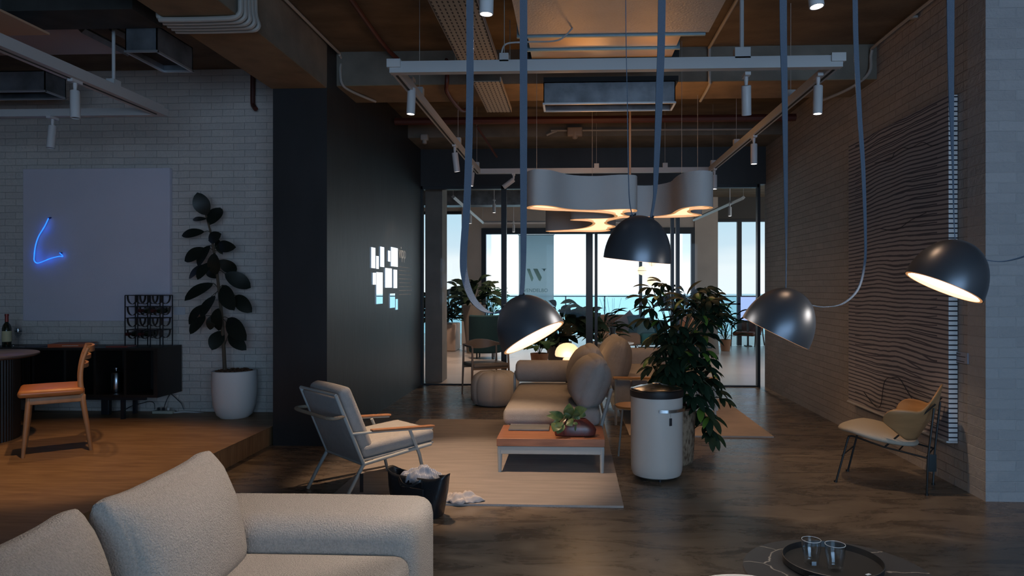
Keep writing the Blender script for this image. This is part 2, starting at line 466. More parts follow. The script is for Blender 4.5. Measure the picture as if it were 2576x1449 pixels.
# balcony
BY = 21.6
struct('floor_balcony', MB().box(-12, 12, FY + 0.02, BY + 0.3, -0.2, -0.03), M_floor2)
struct('wall_balcony_column', MB().box(aty(1607, 700, BY - 0.6).x, aty(1615, 700, BY - 0.6).x, BY - 0.7, BY - 0.6, -0.03, 3.4), M_frame, label='thin dark post out on the balcony')
zr = aty(1400, 745, BY).z
rl = thing('balcony_railing', 'dark handrail with glass panels along the balcony, sea behind', 'railing', (0, BY, 0))
M_rail = mat('rail_paint', (0.06, 0.12, 0.15), 0.4)
MB().box(-12, 12, BY - 0.03, BY + 0.03, zr - 0.02, zr + 0.015).build('handrail', M_rail, rl)
MB().box(-12, 12, BY - 0.006, BY + 0.006, -0.03, zr - 0.02).build('glass_panel', M_g3, rl)
for u in (1226, 1325, 1423, 1521, 1620, 1718, 1816, 1128):
    x = aty(u, 745, BY).x
    MB().box(x - 0.02, x + 0.02, BY - 0.03, BY + 0.03, -0.03, zr).build('post', M_rail, rl)
# sea
ms = bpy.data.materials.new('sea_water'); ms.use_nodes = True
t = ms.node_tree; b = t.nodes['Principled BSDF']
b.inputs['Base Color'].default_value = (0.80, 0.95, 0.97, 1); b.inputs['Roughness'].default_value = 0.9
n = t.nodes.new('ShaderNodeTexNoise'); n.inputs['Scale'].default_value = 0.05; n.inputs['Detail'].default_value = 10
tcn = t.nodes.new('ShaderNodeTexCoord'); t.links.new(tcn.outputs['Object'], n.inputs['Vector'])
bp = t.nodes.new('ShaderNodeBump'); bp.inputs['Strength'].default_value = 0.12; bp.inputs['Distance'].default_value = 2
t.links.new(n.outputs[0], bp.inputs['Height']); t.links.new(bp.outputs[0], b.inputs['Normal'])
struct('sea', MB().add([(-6000, 25, -60), (6000, 25, -60), (6000, 6200, -60), (-6000, 6200, -60)], [(0, 1, 2, 3)]), ms, label='pale blue sea up to the horizon')
# brick ledge kerb / rugs
rg = MB().box(-1.655, 0.335, 4.545, 7.45, 0.0, 0.014)
tag(rg.build('area_rug', M_fabricrug), 'large greige wool rug under the bench and daybed', 'rug')
rg = MB().box(0.55, 1.93, 6.72, 8.95, 0.0, 0.014)
tag(rg.build('area_rug', mat('wool_rug_sand', (0.50, 0.42, 0.36), 0.95, var=0.12, vscale=6, bump=0.5, bscale=220, world=True)), 'smaller sand coloured rug behind the plant, toward the glass wall', 'rug')

# ------------------------------------------------------------ ceiling services
M_galv = mat('galvanised_duct', (0.30, 0.33, 0.37), 0.45, 0.75, var=0.5, vscale=6, bump=0.2, bscale=14)
M_foil = mat('foil_faced_duct', (0.55, 0.50, 0.46), 0.42, 0.35, var=0.12, vscale=3, bump=0.35, bscale=60)
M_dark = mat('dark_opening', (0.012, 0.012, 0.014), 0.7)
M_ins = mat('dark_insulation', (0.045, 0.045, 0.042), 0.8, var=0.4, vscale=6)
M_pipe = mat('grey_conduit', (0.40, 0.38, 0.35), 0.5)
M_red = mat('dark_red_pipe', (0.085, 0.022, 0.016), 0.5)

def duct_open(name, label, x0, x1, y0, y1, z0, z1, m=M_galv, vanes=0, group=None):
    t = thing(name, label, 'duct', ((x0 + x1) / 2, (y0 + y1) / 2, z0), group=group)
    MB().box(x0, x1, y0, y0 + .008, z0, z1).box(x0, x1, y1 - .008, y1, z0, z1).box(x0, x0 + .008, y0, y1, z0, z1).box(x1 - .008, x1, y0, y1, z0, z1).box(x0, x1, y0, y1, z1 - .008, z1).build('duct_body', m, t)
    MB().box(x0 + .01, x1 - .01, y0 + .01, y1 - .01, z0 + .05, z0 + .055).build('grille', M_dark, t)
    rim = MB()
    for a in ((x0 - .006, x1 + .006, y0 - .006, y0 + .012), (x0 - .006, x1 + .006, y1 - .012, y1 + .006), (x0 - .006, x0 + .012, y0, y1), (x1 - .012, x1 + .006, y0, y1)):
        rim.box(*a, z0 - .004, z0 + .01)
    rim.build('rim', mat('bright_steel_edge', (0.6, 0.62, 0.65), 0.35, 0.8), t)
    if vanes: MB().box((x0 + x1) / 2 - .004, (x0 + x1) / 2 + .004, y0, y1, z0 + .01, z0 + .06).build('vane', m, t)
    return t
p0 = aty(1367, 262, 6.1); p1 = aty(1699, 255, 6.1); pt = aty(1367, 207, 6.1)
t = duct_open('air_outlet_duct', 'silver rectangular duct outlet hanging below the cross beam', p0.x, p1.x, 6.1, 6.36, p0.z, pt.z)
MB().box(p0.x + 0.0, p1.x + .03, 6.12, 6.4, pt.z + 0.004, pt.z + 0.05).build('mounting_frame', M_dark, t)
# supply duct running towards the beam
t = thing('supply_duct', 'wide foil faced duct under the ceiling ending above the white track', 'duct', (0.3, 4, 3.3))
MB().box(-0.39, 0.99, 1.6, 5.08, 3.3, 3.66).build('duct_body', M_foil, t)
MB().box(-0.33, 0.80, 5.13, 5.37, 3.302, 3.64).box(-0.33, 0.80, 5.42, 5.62, 3.302, 3.62).build('end_section', mat('shiny_duct', (0.55, 0.42, 0.28), 0.3, 0.85, bump=0.2, bscale=8), t)
for y, x0, x1 in ((5.1, -.41, .97), (5.39, -.36, .83)):
    MB().box(x0, x1, y - .012, y + .012, 3.285, 3.66).build('flange', mat('blue_grey_steel', (0.28, 0.38, 0.42), 0.4, 0.6), t)
MB().box(-.36, .86, 5.62, 5.75, 3.29, 3.6).build('duct_mouth', M_dark, t)
# perforated cable tray
mt = bpy.data.materials.new('perforated_tray'); mt.use_nodes = True
tt = mt.node_tree; b = tt.nodes['Principled BSDF']; b.inputs['Roughness'].default_value = 0.5; b.inputs['Metallic'].default_value = 0.3
g = tt.nodes.new('ShaderNodeNewGeometry'); s_ = tt.nodes.new('ShaderNodeSeparateXYZ'); c_ = tt.nodes.new('ShaderNodeCombineXYZ')
tt.links.new(g.outputs['Position'], s_.inputs[0]); tt.links.new(s_.outputs[0], c_.inputs[0]); tt.links.new(s_.outputs[1], c_.inputs[1])
bt = tt.nodes.new('ShaderNodeTexBrick'); bt.offset = 0.0
bt.inputs['Scale'].default_value = 1; bt.inputs['Brick Width'].default_value = 0.036; bt.inputs['Row Height'].default_value = 0.06
bt.inputs['Mortar Size'].default_value = 0.0125; bt.inputs['Mortar Smooth'].default_value = 0
bt.inputs['Color1'].default_value = (0.008, 0.007, 0.006, 1); bt.inputs['Color2'].default_value = (0.008, 0.007, 0.006, 1); bt.inputs['Mortar'].default_value = (0.36, 0.33, 0.28, 1)
tt.links.new(c_.outputs[0], bt.inputs['Vector']); tt.links.new(bt.outputs['Color'], b.inputs['Base Color'])
t = thing('cable_tray', 'perforated metal cable tray hanging under the ceiling left of the duct', 'cable tray', (-.78, 4.5, 3.3))
MB().box(-.93, -.62, 2.2, 5.72, 3.3, 3.306).box(-.86, -.62, 5.95, 7.0, 3.22, 3.226).build('tray_bed', mt, t)
MB().box(-.935, -.925, 2.2, 5.72, 3.3, 3.35).box(-.625, -.615, 2.2, 5.72, 3.3, 3.35).box(-.865, -.855, 5.95, 7, 3.22, 3.26).box(-.625, -.615, 5.95, 7, 3.22, 3.26).build('side_rail', M_pipe, t)
MB().box(-1.0, -.5, 5.72, 5.78, 3.28, 3.31).build('hanger_bar', mat('blue_grey_steel', (0.28, 0.38, 0.42), 0.4, 0.6), t)
for x in (-.98, -.52): MB().tube([(x, 5.75, 3.3), (x, 5.75, 3.67)], .004, 6).build('hanger_rod', M_pipe, t)
# left bay ducts
P_ = lambda u, v, z: atz(u, v, z)
duct_open('air_outlet_duct', 'dark grey duct outlet with open bottom left of the long beam', aty(315, 130, 4.87).x, aty(395, 130, 4.87).x, 4.87, 5.34, aty(355, 130, 4.87).z, aty(355, 64, 4.87).z)
duct_open('air_outlet_duct', 'small grey duct outlet above the far left white track', -6.2, aty(113, 230, 5.83).x, 5.83, 6.08, aty(60, 230, 5.83).z, aty(60, 178, 5.83).z, vanes=1)
t = thing('insulated_duct', 'dark insulated duct running across the ceiling at upper left', 'duct', (-5, 5.1, 3.3))
zi = aty(300, 72, 4.86).z
MB().box(-9, -2.95, 4.52, 4.86, zi, 3.66).build('duct_body', M_ins, t)
MB().box(-4.9, -4.86, 4.46, 4.52, 3.33, 3.66).build('strap_band', M_galv, t)
MB().box(-3.9, -3.86, 4.46, 4.52, 3.33, 3.66).build('strap_band', M_galv, t)
tag(MB().box(-7, P_(125, 88, 3.2).x, 2.2, P_(125, 88, 3.2).y, 3.2, 3.215).build('ceiling_panel', mat('tan_board', (0.55, 0.36, 0.24), 0.7)), 'tan board panel hanging at the top left corner', 'panel')
tag(MB().box(-6.0, P_(318, 135, 3.45).x, 4.9, P_(318, 135, 3.45).y, 3.45, 3.47).build('ceiling_panel', mat('grey_lilac_board', (0.50, 0.47, 0.52), 0.7)), 'grey lilac ceiling panel behind the dark duct', 'panel')
t = thing('cable_channel', 'slim dark channel running back from the dark duct at upper left', 'channel', (-3.8, 5.6, 3.3))
for u0, u1 in ((205, 322), (282, 400)):
    MB().tube([P_(u0, 73, 3.42), P_(u1, 133, 3.42)], .03, 4).build('channel', M_galv, t)
# small dark floodlight on brick wall
q = aty(542, 148, 6.88)
t = thing('wall_camera', 'small black camera fixed high on the left brick wall', 'camera', tuple(q))
MB().lathe([(0, -.035), (.03, -.03), (.035, 0), (.03, .03), (0, .035)], q, 14).tube([q + V((0, 0, .02)), q + V((0, .02, .08)), q + V((0, .035, .1))], .012).build('camera_body', M_dark, t)
# conduits
def pipe(name, label, pts, r, m, cat='pipe', clips=(), group=None):
    t = thing(name, label, cat, tuple(pts[0]), group=group)
    MB().tube(smooth_path(pts, 5) if len(pts) > 2 else pts, r, 8).build('pipe_run', m, t)
    for c in clips:
        MB().rbox(c, (r * 3.4, r * 3.4, .02), .004, n=1).build('clip', m, t)
    return t
for k in range(5):
    o = k * 0.052
    y0 = 4.72 - o
    pipe('conduit', 'grey bent conduit crossing under the long beam, %s of five' % ['rearmost', 'second from the rear', 'middle one', 'second from the front', 'front one'][k],
         [(-2.765, y0, 3.66), (-2.765, y0, 3.30), (-2.755, y0, 3.245), (-2.72, y0, 3.232), (-2.30 - .02 * k, y0, 3.232), (-2.225 + .01 * (4 - k), y0, 3.25), (-2.205, y0, 3.36), (-2.205, y0, 3.66)], .018, M_pipe, 'conduit', group=None)
pipe('conduit', 'thin grey conduit along the long beam, turning down the cross beam', [(-2.19, -1, 3.64), (-2.19, 5.6, 3.64), (-2.19, 6.42, 3.63), (-2.19, 6.44, 3.5), (-2.17, 6.44, 3.36), (-2.12, 6.6, 3.33), (-2.0, 6.95, 3.33)], .013, M_pipe, 'conduit')
P = lambda u, v, z: atz(u, v, z)
pipe('sprinkler_pipe', 'dark red pipe zigzagging over the cross beam at upper left of the bay', [P(870, -20, 3.6), P(1000, 148, 3.6), P(1100, 150, 3.6), P(1124, 152, 3.58), aty(1124, 205, 6.4), P(1126, 235, 3.3), P(1163, 278, 3.3), (P(1163, 278, 3.3) + V((.05, .3, .15)))], .02, M_red)
pipe('sprinkler_pipe', 'long dark red pipe crossing the bay in front of the far beam', [(-2.2, 8.5, 3.5), (2.7, 8.5, 3.5)], .045, M_red)
pipe('sprinkler_pipe', 'dark red branch pipe running down toward the black header', [P(1200, 318, 3.45), P(1250, 395, 3.2)], .016, M_red)
pipe('sprinkler_pipe', 'short dark red vertical pipe on the left brick wall', [aty(636, 175, 6.86), aty(636, 255, 6.86), aty(638, 266, 6.84), aty(643, 274, 6.8)], .024, M_red)
pipe('conduit', 'grey conduit along the top of the right brick wall', [(2.72, 1.5, 3.62), (2.72, 4.5, 3.62), (2.72, 6.2, 3.62), (2.72, 6.42, 3.58), (2.70, 6.42, 3.4), (2.6, 6.6, 3.31), (2.5, 7.0, 3.31)], .014, M_pipe, 'conduit', clips=((2.75, 3.2, 3.62), (2.75, 4.6, 3.62), (2.75, 5.7, 3.62)))
pipe('conduit', 'grey conduit beside the foil duct bending down over the cross beam', [P(1865, -20, 3.64), P(1790, 110, 3.64), aty(1785, 125, 6.42), aty(1785, 200, 6.42), P(1784, 215, 3.33), P(1762, 254, 3.33)], .014, M_pipe, 'conduit')
pipe('conduit', 'thin grey conduit crossing the far beam face', [aty(1375, 340, 9.25), aty(1400, 330, 9.25), aty(1430, 328, 9.25), aty(1910, 325, 9.25)], .014, M_pipe, 'conduit')
q = aty(1446, 332, 9.2)
t = thing('ceiling_sensor', 'square beige junction box with a round sensor on the far beam', 'sensor', tuple(q))
MB().rbox(q, (.2, .08, .12), .015).build('box', mat('beige_plastic', (.38, .3, .24), .5), t)
MB().lathe([(0, -.1), (.03, -.09), (.045, -.06), (.045, 0)], q, 16).build('sensor_dome', mat('beige_plastic', (.38, .3, .24), .5), t)
q = aty(1068, 346, 9.2)
t = thing('ceiling_sensor', 'small pale sensor box high beside the black wall', 'sensor', tuple(q))
MB().rbox(q, (.1, .08, .08), .015).lathe([(0, -.09), (.03, -.08), (.03, 0)], q, 12).build('box', M_pipe, t)

# ------------------------------------------------------------ track lights
M_trk = mat('pale_track_paint', (0.52, 0.53, 0.54), 0.45)
M_spot = mat('white_spot_housing', (0.60, 0.60, 0.61), 0.4)
M_lens = mat('lit_spot_lens', (1, 1, 1), 0.4, emit=(1.0, 0.93, 0.85), es=9)
M_lens0 = mat('unlit_spot_lens', (0.08, 0.08, 0.08), 0.3)
TZ = 2.9
XL, XR, Y0, Y1 = -1.18, 1.71, 4.56, 8.66
t = thing('light_track', 'large rectangular white light track suspended in the main bay', 'track light', (0.27, 6.6, TZ))
MB().box(XL - .03, XR + .03, Y0 - .03, Y0 + .03, TZ - .035, TZ + .04).build('track_bar', M_trk, t)
MB().box(XL - .03, XR + .03, Y1 - .03, Y1 + .03, TZ - .03, TZ + .03).build('track_bar', M_trk, t)
for x in (XL, XR):
    MB().box(x - .028, x + .028, Y0 + .03, Y1 - .03, TZ - .03, TZ + .03).build('track_bar', M_trk, t)
    MB().box(x - .008, x + .008, Y0 + .05, Y1 - .05, TZ - .034, TZ - .03).build('conductor_slot', M_ins, t)
    MB().box(x - .045, x + .045, Y0 - .045, Y0 + .045, TZ - .002, TZ + .052).build('end_cap', M_white, t)
for x, y in ((XL, 5.3), (XR, 5.5), (XL, 7.1), (XR, 7.3), (-.45, Y0), (.3, Y1), (1.15, Y1), (XL, 8.5), (XR, 8.5)):
    MB().tube([(x, y, TZ + .03), (x, y, 3.67)], .0025, 5).build('suspension_wire', M_pipe, t)
    MB().box(x - .03, x + .03, y - .03, y + .03, TZ + .03, TZ + .085).build('wire_anchor', M_trk, t)
x = aty(1866, 100, Y0).x
MB().tube([(x, Y0, TZ + .1), (x, Y0, 3.67)], .014, 8).box(x - .05, x + .05, Y0 - .03, Y0 + .03, TZ + .03, TZ + .1).build('feed_tube', M_trk, t)
MB().tube(smooth_path([(-.47, Y0, TZ + .08), (-.44, Y0 + .02, TZ + .16), (-.3, Y0 + .1, TZ + .2), (-.1, Y0 + .3, TZ + .28), (.0, Y0 + .4, 3.3)]), .006, 6).build('feed_cable', M_trk, t)
t = thing('light_track', 'white light track with an angled corner above the oak platform', 'track light', (-3.42, 5, TZ))
MB().box(-3.47, -3.37, -1.0, 5.58, TZ - .03, TZ + .045).build('track_bar', M_trk, t)
MB().box(-8.5, -3.37, 5.58, 5.64, TZ - .03, TZ + .03).build('track_bar', M_trk, t)
MB().tube([(-3.42, 5.02, TZ + .03), (-3.42, 5.02, 3.67)], .012, 8).box(-3.45, -3.39, 4.98, 5.06, TZ + .04, TZ + .09).build('feed_tube', M_trk, t)
MB().box(-3.425, -3.415, -1, 5.55, TZ - .035, TZ - .03).build('conductor_slot', M_ins, t)
t = thing('light_track', 'white light track above the front sofa, out of reach overhead', 'track light', (0.2, 3, TZ + .1))
MB().box(-1.6, 2.2, 2.96, 3.02, TZ, TZ + .06).build('track_bar', M_trk, t)
MB().tube([(-1, 3, TZ + .06), (-1, 3, 3.67)], .003, 5).tube([(1.6, 3, TZ + .06), (1.6, 3, 3.67)], .003, 5).build('suspension_wire', M_pipe, t)

def spot(label, top, axis, L=.19, r=.031, lit=True, power=0, color=WARM, size=60, blend=.5, drop=.075, aim=None, group=None, rod=None):
    top = V(top); ax = V(axis).normalized()
    t = thing('spotlight', label, 'spotlight', tuple(top), group=group)
    piv = top + V((0, 0, -drop))
    MB().box(top.x - .018, top.x + .018, top.y - .05, top.y + .05, top.z - .02, top.z).build('adaptor', M_spot, t)
    MB().tube([top + V((0, 0, -.015)), top + V((0, 0, -drop * .5)), piv], [.012, .014, .010], 10).build('stem', M_spot, t)
    c0 = piv - ax * .0; c1 = piv + ax * L
    MB().lathe([(0, 0), (r * .9, 0), (r, .005), (r, L), (r * .86, L), (r * .84, L - .02), (0, L - .02)], c0, 22, axis=ax).build('housing', M_spot, t)
    MB().lathe([(0, L - .006), (r * .84, L - .006), (r * .84, L - .014), (0, L - .014)], c0, 22, axis=ax).build('lens', M_lens if lit else M_lens0, t)
    if rod: MB().tube([top, V((top.x, top.y, rod))], .008, 6).build('rod', M_spot, t)
    if power:
        l = bpy.data.lights.new('spot_lamp', 'SPOT'); l.energy = power; l.color = color
        l.spot_size = R(size); l.spot_blend = blend; l.shadow_soft_size = .03
        o = bpy.data.objects.new('spot_lamp', l); COL.objects.link(o)
        a2 = V(aim) if aim else ax
        q = (-a2).to_track_quat('Z', 'Y').to_matrix().to_4x4()
        pos = c1 + ax * .005
        o.parent = t; o.matrix_local = OM[t.name].inverted() @ (Matrix.Translation(pos) @ q)
    return t
DN = (0, 0, -1)
y = 4.9
spot('lit white spotlight near the left front corner of the rectangular track', aty(1036, 196, 4.98) * 1 + V((0, 0, 0)), (-.04, -.02, -1), lit=True, power=270, size=54, color=(1, .66, .42), aim=(.10, .10, -1))
spot('large lit white spotlight at the top edge left of the hanging straps', (-.37, 3.0, TZ), (-.03, 0.02, -1), lit=True, power=150, size=62, color=(1, .84, .72), aim=(-.42, -.36, -1))
spot('large lit white spotlight at the top edge tilted, right side', (1.02, 3.0, TZ), (.09, -.08, -1), lit=True, power=14, size=50, color=(1, .62, .36), aim=(.0, -.35, -1))
spot('unlit white spotlight tilted away on the front bar of the track', aty(1877, 186, Y0), (.10, .35, -1), lit=False)
spot('lit white spotlight near the right front corner of the rectangular track', aty(2058, 188, 4.75), (-.02, .0, -1), lit=True, power=72, size=52, color=(1, .66, .4), aim=(.12, .12, -1))
spot('lit white spotlight halfway along the right side of the track', (XR, 6.6, TZ - .03), (0, 0, -1), lit=True, power=30, size=66, color=(1, .60, .34))
spot('small beige spotlight angled sideways under the back bar', (X(1292, Y1), Y1, TZ - .03), (-.8, -.1, -.62), lit=False, L=.16)
spot('spotlight hanging upright beside the right end of the cloud lamp', (XR, Y1 - .25, TZ - .03), (0, 0, -1), lit=True, L=.17, power=38, size=70, color=(1, .56, .3), aim=(-.2, .0, -1))
spot('spotlight partly hidden by the left strap on the track side bar', (XL, 8.1, TZ - .03), (-.1, 0, -1), lit=True, L=.16, power=34, size=50, color=(1, .8, .62), aim=(-1.0, .45, -.92))
spot('white spotlight hanging from the angled bar over the dining chair', (-3.42, 4.62, TZ - .03), (.05, -.06, -1), lit=False, power=82, size=60, color=(1, .57, .27), aim=(-.06, .14, -1))
spot('white spotlight on the cross bar at far left over the sideboard', (aty(130, 285, 5.6).x, 5.61, TZ - .03), (-.02, -.1, -1), lit=False, power=34, size=80, color=(1, .55, .25), aim=(.05, -.25, -1))
# further lamps on the same tracks above the seating (warm pools on daybed, second sofa)
spot('spotlight on the left side bar above the pouf', (XL, 6.9, TZ - .03), (.1, .15, -1), lit=True, power=26, size=60, color=(1, .58, .3), aim=(.25, .25, -1))
# ------------------------------------------------------------ cloud lamp
M_felt = mat('pale_grey_felt', (0.68, 0.67, 0.66), 0.9, bump=0.3, bscale=180)
cl_px = [(1325, 521), (1336, 517.5), (1349, 516), (1372, 516.5), (1394, 519), (1426, 525), (1460, 527.5), (1500, 528), (1526, 527), (1560, 525.5), (1595, 526), (1602, 528), (1603, 530),
         (1599, 533), (1580, 533.5), (1573, 535), (1569, 537), (1573, 540), (1584, 543), (1605, 544.5), (1637, 544.5), (1664, 542), (1687, 538), (1695, 533), (1708, 526), (1725, 521.5),
         (1747, 519), (1769, 518), (1788, 519.5), (1794, 522), (1786, 525), (1769, 526.5), (1748, 527), (1738, 529), (1737, 532), (1742, 535.5), (1760, 538.5), (1766, 541), (1755, 543.5), (1725, 546),
         (1681, 547.5), (1640, 547.6), (1600, 547.4), (1570, 548), (1553, 551), (1535, 555), (1527, 559), (1529, 563), (1541, 566.5), (1549, 569), (1543, 573), (1530, 576), (1536, 580), (1520, 582.5),
         (1490, 583.5), (1460, 583), (1430, 583), (1395, 583.5), (1376, 582.5), (1374, 581), (1395, 579.5), (1426, 578), (1452, 575.5), (1474, 571.5), (1487, 566), (1491, 561), (1484, 557.5), (1465, 555.5), (1440, 554.5), (1434, 553),
         (1446, 551), (1484, 549.8), (1526, 549), (1543, 546.5), (1546, 542.5), (1538, 538.5), (1515, 535.5), (1485, 533.5), (1450, 532), (1415, 530.5), (1374, 529.2), (1340, 526.5), (1326, 524.5)]
CZ0 = 2.118; CZ1 = CZ0 + .295
out = [atz(u, v, CZ0) for u, v in cl_px]
out2 = []
for i in range(len(out)):
    a, b_, c_, d_ = out[i - 1], out[i], out[(i + 1) % len(out)], out[(i + 2) % len(out)]
    for k in range(2):
        tt_ = k / 2
        q = 0.5 * ((2 * b_) + (c_ - a) * tt_ + (2 * a - 5 * b_ + 4 * c_ - d_) * tt_ ** 2 + (3 * b_ - a - 3 * c_ + d_) * tt_ ** 3)
        out2.append((q.x, q.y))
def inset(o, dlt):
    r_ = []
    n = len(o)
    for i in range(n):
        a, b_ = V(o[i - 1]), V(o[(i + 1) % n]); tdir = (b_ - a)
        if tdir.length < 1e-6: r_.append(o[i]); continue
        tdir.normalize(); nn_ = V((-tdir.y, tdir.x)); r_.append((o[i][0] + nn_.x * dlt * SGN, o[i][1] + nn_.y * dlt * SGN))
    return r_
ar = sum(out2[i - 1][0] * out2[i][1] - out2[i][0] * out2[i - 1][1] for i in range(len(out2)))
SGN = 1 if ar > 0 else -1
cx_ = sum(p[0] for p in out2) / len(out2); cy_ = sum(p[1] for p in out2) / len(out2)
t = thing('cloud_pendant_lamp', 'large grey felt cloud shaped pendant lamp with glowing underside', 'pendant lamp', (cx_, cy_, CZ0))
ins = inset(out2, .012)
n = len(out2); m_ = MB()
vs = [(x, y, CZ0) for x, y in out2] + [(x, y, CZ1) for x, y in out2] + [(x, y, CZ1) for x, y in ins] + [(x, y, CZ0) for x, y in ins]
fs = []
for i in range(n):
    j = (i + 1) % n
    for a in range(4): fs.append((a * n + i, a * n + j, ((a + 1) % 4) * n + j, ((a + 1) % 4) * n + i))
m_.add(vs, fs); m_.build('felt_wall', M_felt, t)
import mathutils.geometry as MG
def fill(o, z, dz):
    tri = MG.tessellate_polygon([[V((x, y, 0)) for x, y in o]]); k = len(o)
    mb = MB(); vs_ = [(x, y, z) for x, y in o] + [(x, y, z + dz) for x, y in o]
    mb.add(vs_, [tuple(f) for f in tri] + [tuple(i + k for i in reversed(f)) for f in tri] + [(i, (i + 1) % k, k + (i + 1) % k, k + i) for i in range(k)])
    return mb
fill(inset(out2, .014), CZ0 + .02, .008).build('glowing_diffuser', mat('warm_cloud_glow', (1, .8, .6), .6, emit=(1.0, .64, .36), es=1.5), t)
m_ = MB().add([(x, y, CZ0 - .002) for x, y in out2] + [(x, y, CZ0 - .002) for x, y in inset(out2, .03)], [(i, (i + 1) % n, n + (i + 1) % n, n + i) for i in range(n)])
m_.build('inner_rim', mat('warm_cloud_rim', (.8, .5, .3), .6, emit=(1.0, .50, .2), es=.5), t)
pp = aty(1585, 450, 7.3)
MB().tube([(pp.x, pp.y, CZ1 - .02), (pp.x, pp.y, 3.67)], .011, 8).build('suspension_pole', mat('tan_pole', (.5, .36, .26), .5), t)
for u, v, yy in ((1715, 440, 6.3), (1755, 440, 6.9), (1490, 440, 6.9), (1350, 440, 6.2)):
    q = aty(u, v, yy); MB().tube([(q.x, q.y, CZ1 - .03), (q.x, q.y, 3.67)], .002, 5).build('suspension_wire', M_pipe, t)
def point_lamp(name, loc, e, color, size=.05):
    l = bpy.data.lights.new(name, 'POINT'); l.energy = e; l.color = color; l.shadow_soft_size = size
    o = bpy.data.objects.new(name, l); COL.objects.link(o); o.location = loc; return o
for (x, y, e_) in ((-.1, 6.3, 2.6), (.75, 6.5, 3.2), (.15, 7.8, 2.6)):
    l = bpy.data.lights.new('cloud_uplight', 'AREA'); l.shape = 'DISK'; l.size = .4; l.energy = e_; l.color = (1, .45, .13)
    o = bpy.data.objects.new('cloud_uplight', l); COL.objects.link(o); o.location = (x, y, CZ1 + .03); o.rotation_euler = (pi, 0, 0)
for (x, y, e_) in ((-.1, 6.25, 3.5), (.9, 6.4, 2.5), (.1, 8.2, 3.5)):
    l = bpy.data.lights.new('cloud_downlight', 'AREA'); l.shape = 'DISK'; l.size = .35; l.energy = e_; l.color = (1, .56, .26)
    o = bpy.data.objects.new('cloud_downlight', l); COL.objects.link(o); o.location = (x, y, CZ0 - .02)

# ------------------------------------------------------------ dome pendants on straps
M_dome = mat('matt_black_dome', (0.10, 0.11, 0.13), 0.36, 0.6, spec=1.0)
M_domei = mat('cream_dome_inside', (.9, .75, .6), .5)
M_glow = mat('dome_light_disc', (1, 1, 1), .5, emit=(1, .93, .86), es=7)
M_strap = mat('blue_grey_webbing', (0.12, 0.155, 0.21), 0.8, bump=.5, bscale=400)
def dome(label, u, v, D, rimdir, facing, dia, straps, power):
    """rim centre at pixel u,v depth D; rimdir = opening direction in the picture plane (right, down)"""
    c = atd(u, v, D)
    view = (c - V((0, 0, CAMH))).normalized()
    rgt = RT.copy(); dn = V((0, 0, -1))
    ax = (rgt * rimdir[0] + dn * rimdir[1]).normalized()
    ax = (ax - view * ax.dot(view)).normalized()
    ax = (ax * math.sqrt(1 - facing ** 2) - view * facing).normalized()
    t = thing('dome_pendant_lamp', label, 'pendant lamp', tuple(c))
    rr = dia / 2; hh = dia * .665
    prof = [(0, -hh)]
    for k in range(1, 19):
        a = pi / 2 * k / 18
        prof.append((rr * (sin(a) ** .94) * (1.0 if a < 1.3 else 1.0), -hh * (cos(a) ** 1.02)))
    outer = prof[:]
    inner = [(max(0, r_ - .003), z_ + .003) for r_, z_ in reversed(prof[:-1])]
    inner = [(rr - .004, 0)] + inner; inner[-1] = (0, -hh + .004)
    MB().lathe(outer + [(rr - .004, 0)], c, 48, axis=ax, cap=False).build('shade', M_dome, t)
    MB().lathe(inner, c, 48, axis=ax, cap=False).build('shade_lining', M_domei, t)
    MB().lathe([(rr - .0035, .0012), (rr - .012, .0012), (rr - .014, -.012), (rr - .0045, -.012)], c, 48, axis=ax, closed=True).build('rim_ring', mat('rim_ring_amber', (.9, .5, .25), .5, emit=(1, .45, .18), es=.45), t)
    MB().lathe([(0, -.012), (rr - .014, -.012), (rr - .014, -.016), (0, -.016)], c, 48, axis=ax).build('light_disc', M_glow, t)
    if power:
        l = bpy.data.lights.new('dome_lamp', 'AREA'); l.shape = 'DISK'; l.size = dia * .86; l.energy = power; l.color = (1, .9, .78)
        o = bpy.data.objects.new('dome_lamp', l); COL.objects.link(o); o.parent = t
        o.matrix_local = OM[t.name].inverted() @ Matrix.Translation(c + ax * .006) @ (-ax).to_track_quat('Z', 'Y').to_matrix().to_4x4()
    ends = []
    for st in straps:
        pts = [atd(a, b_, D + dd) for a, b_, dd in st['p']]
        if st.get('up', True):
            q = pts[0].copy(); q.z = 3.67; pts = [q] + pts
        wd = st['w']; k = len(pts)
        if st.get('up', True): wd = [wd[0]] + wd
        dirs = []
        for i in range(k):
            f_ = i / (k - 1); a0, a1 = st['tw']; an = a0 + (a1 - a0) * f_
            dirs.append(rgt * cos(an) + FW * sin(an))
        P = smooth_path(pts, 5)
        def interp(L, i):
            x = i / (len(P) - 1) * (len(L) - 1); a = min(int(x), len(L) - 2); return L[a] + (L[a + 1] - L[a]) * (x - a)
        W_ = [interp(wd, i) for i in range(len(P))]; Dd = [interp(dirs, i) for i in range(len(P))]
        MB().strap(P, Dd, W_, .0016).build('strap', M_strap, t)
        e_ = pts[-1]
        if st.get('clip', True): MB().rbox(e_, (.026, .026, .022), .006, n=1).tube([e_, e_ + V((.012, 0, .016))], .004, 6).build('clip', M_frame, t)
    return t
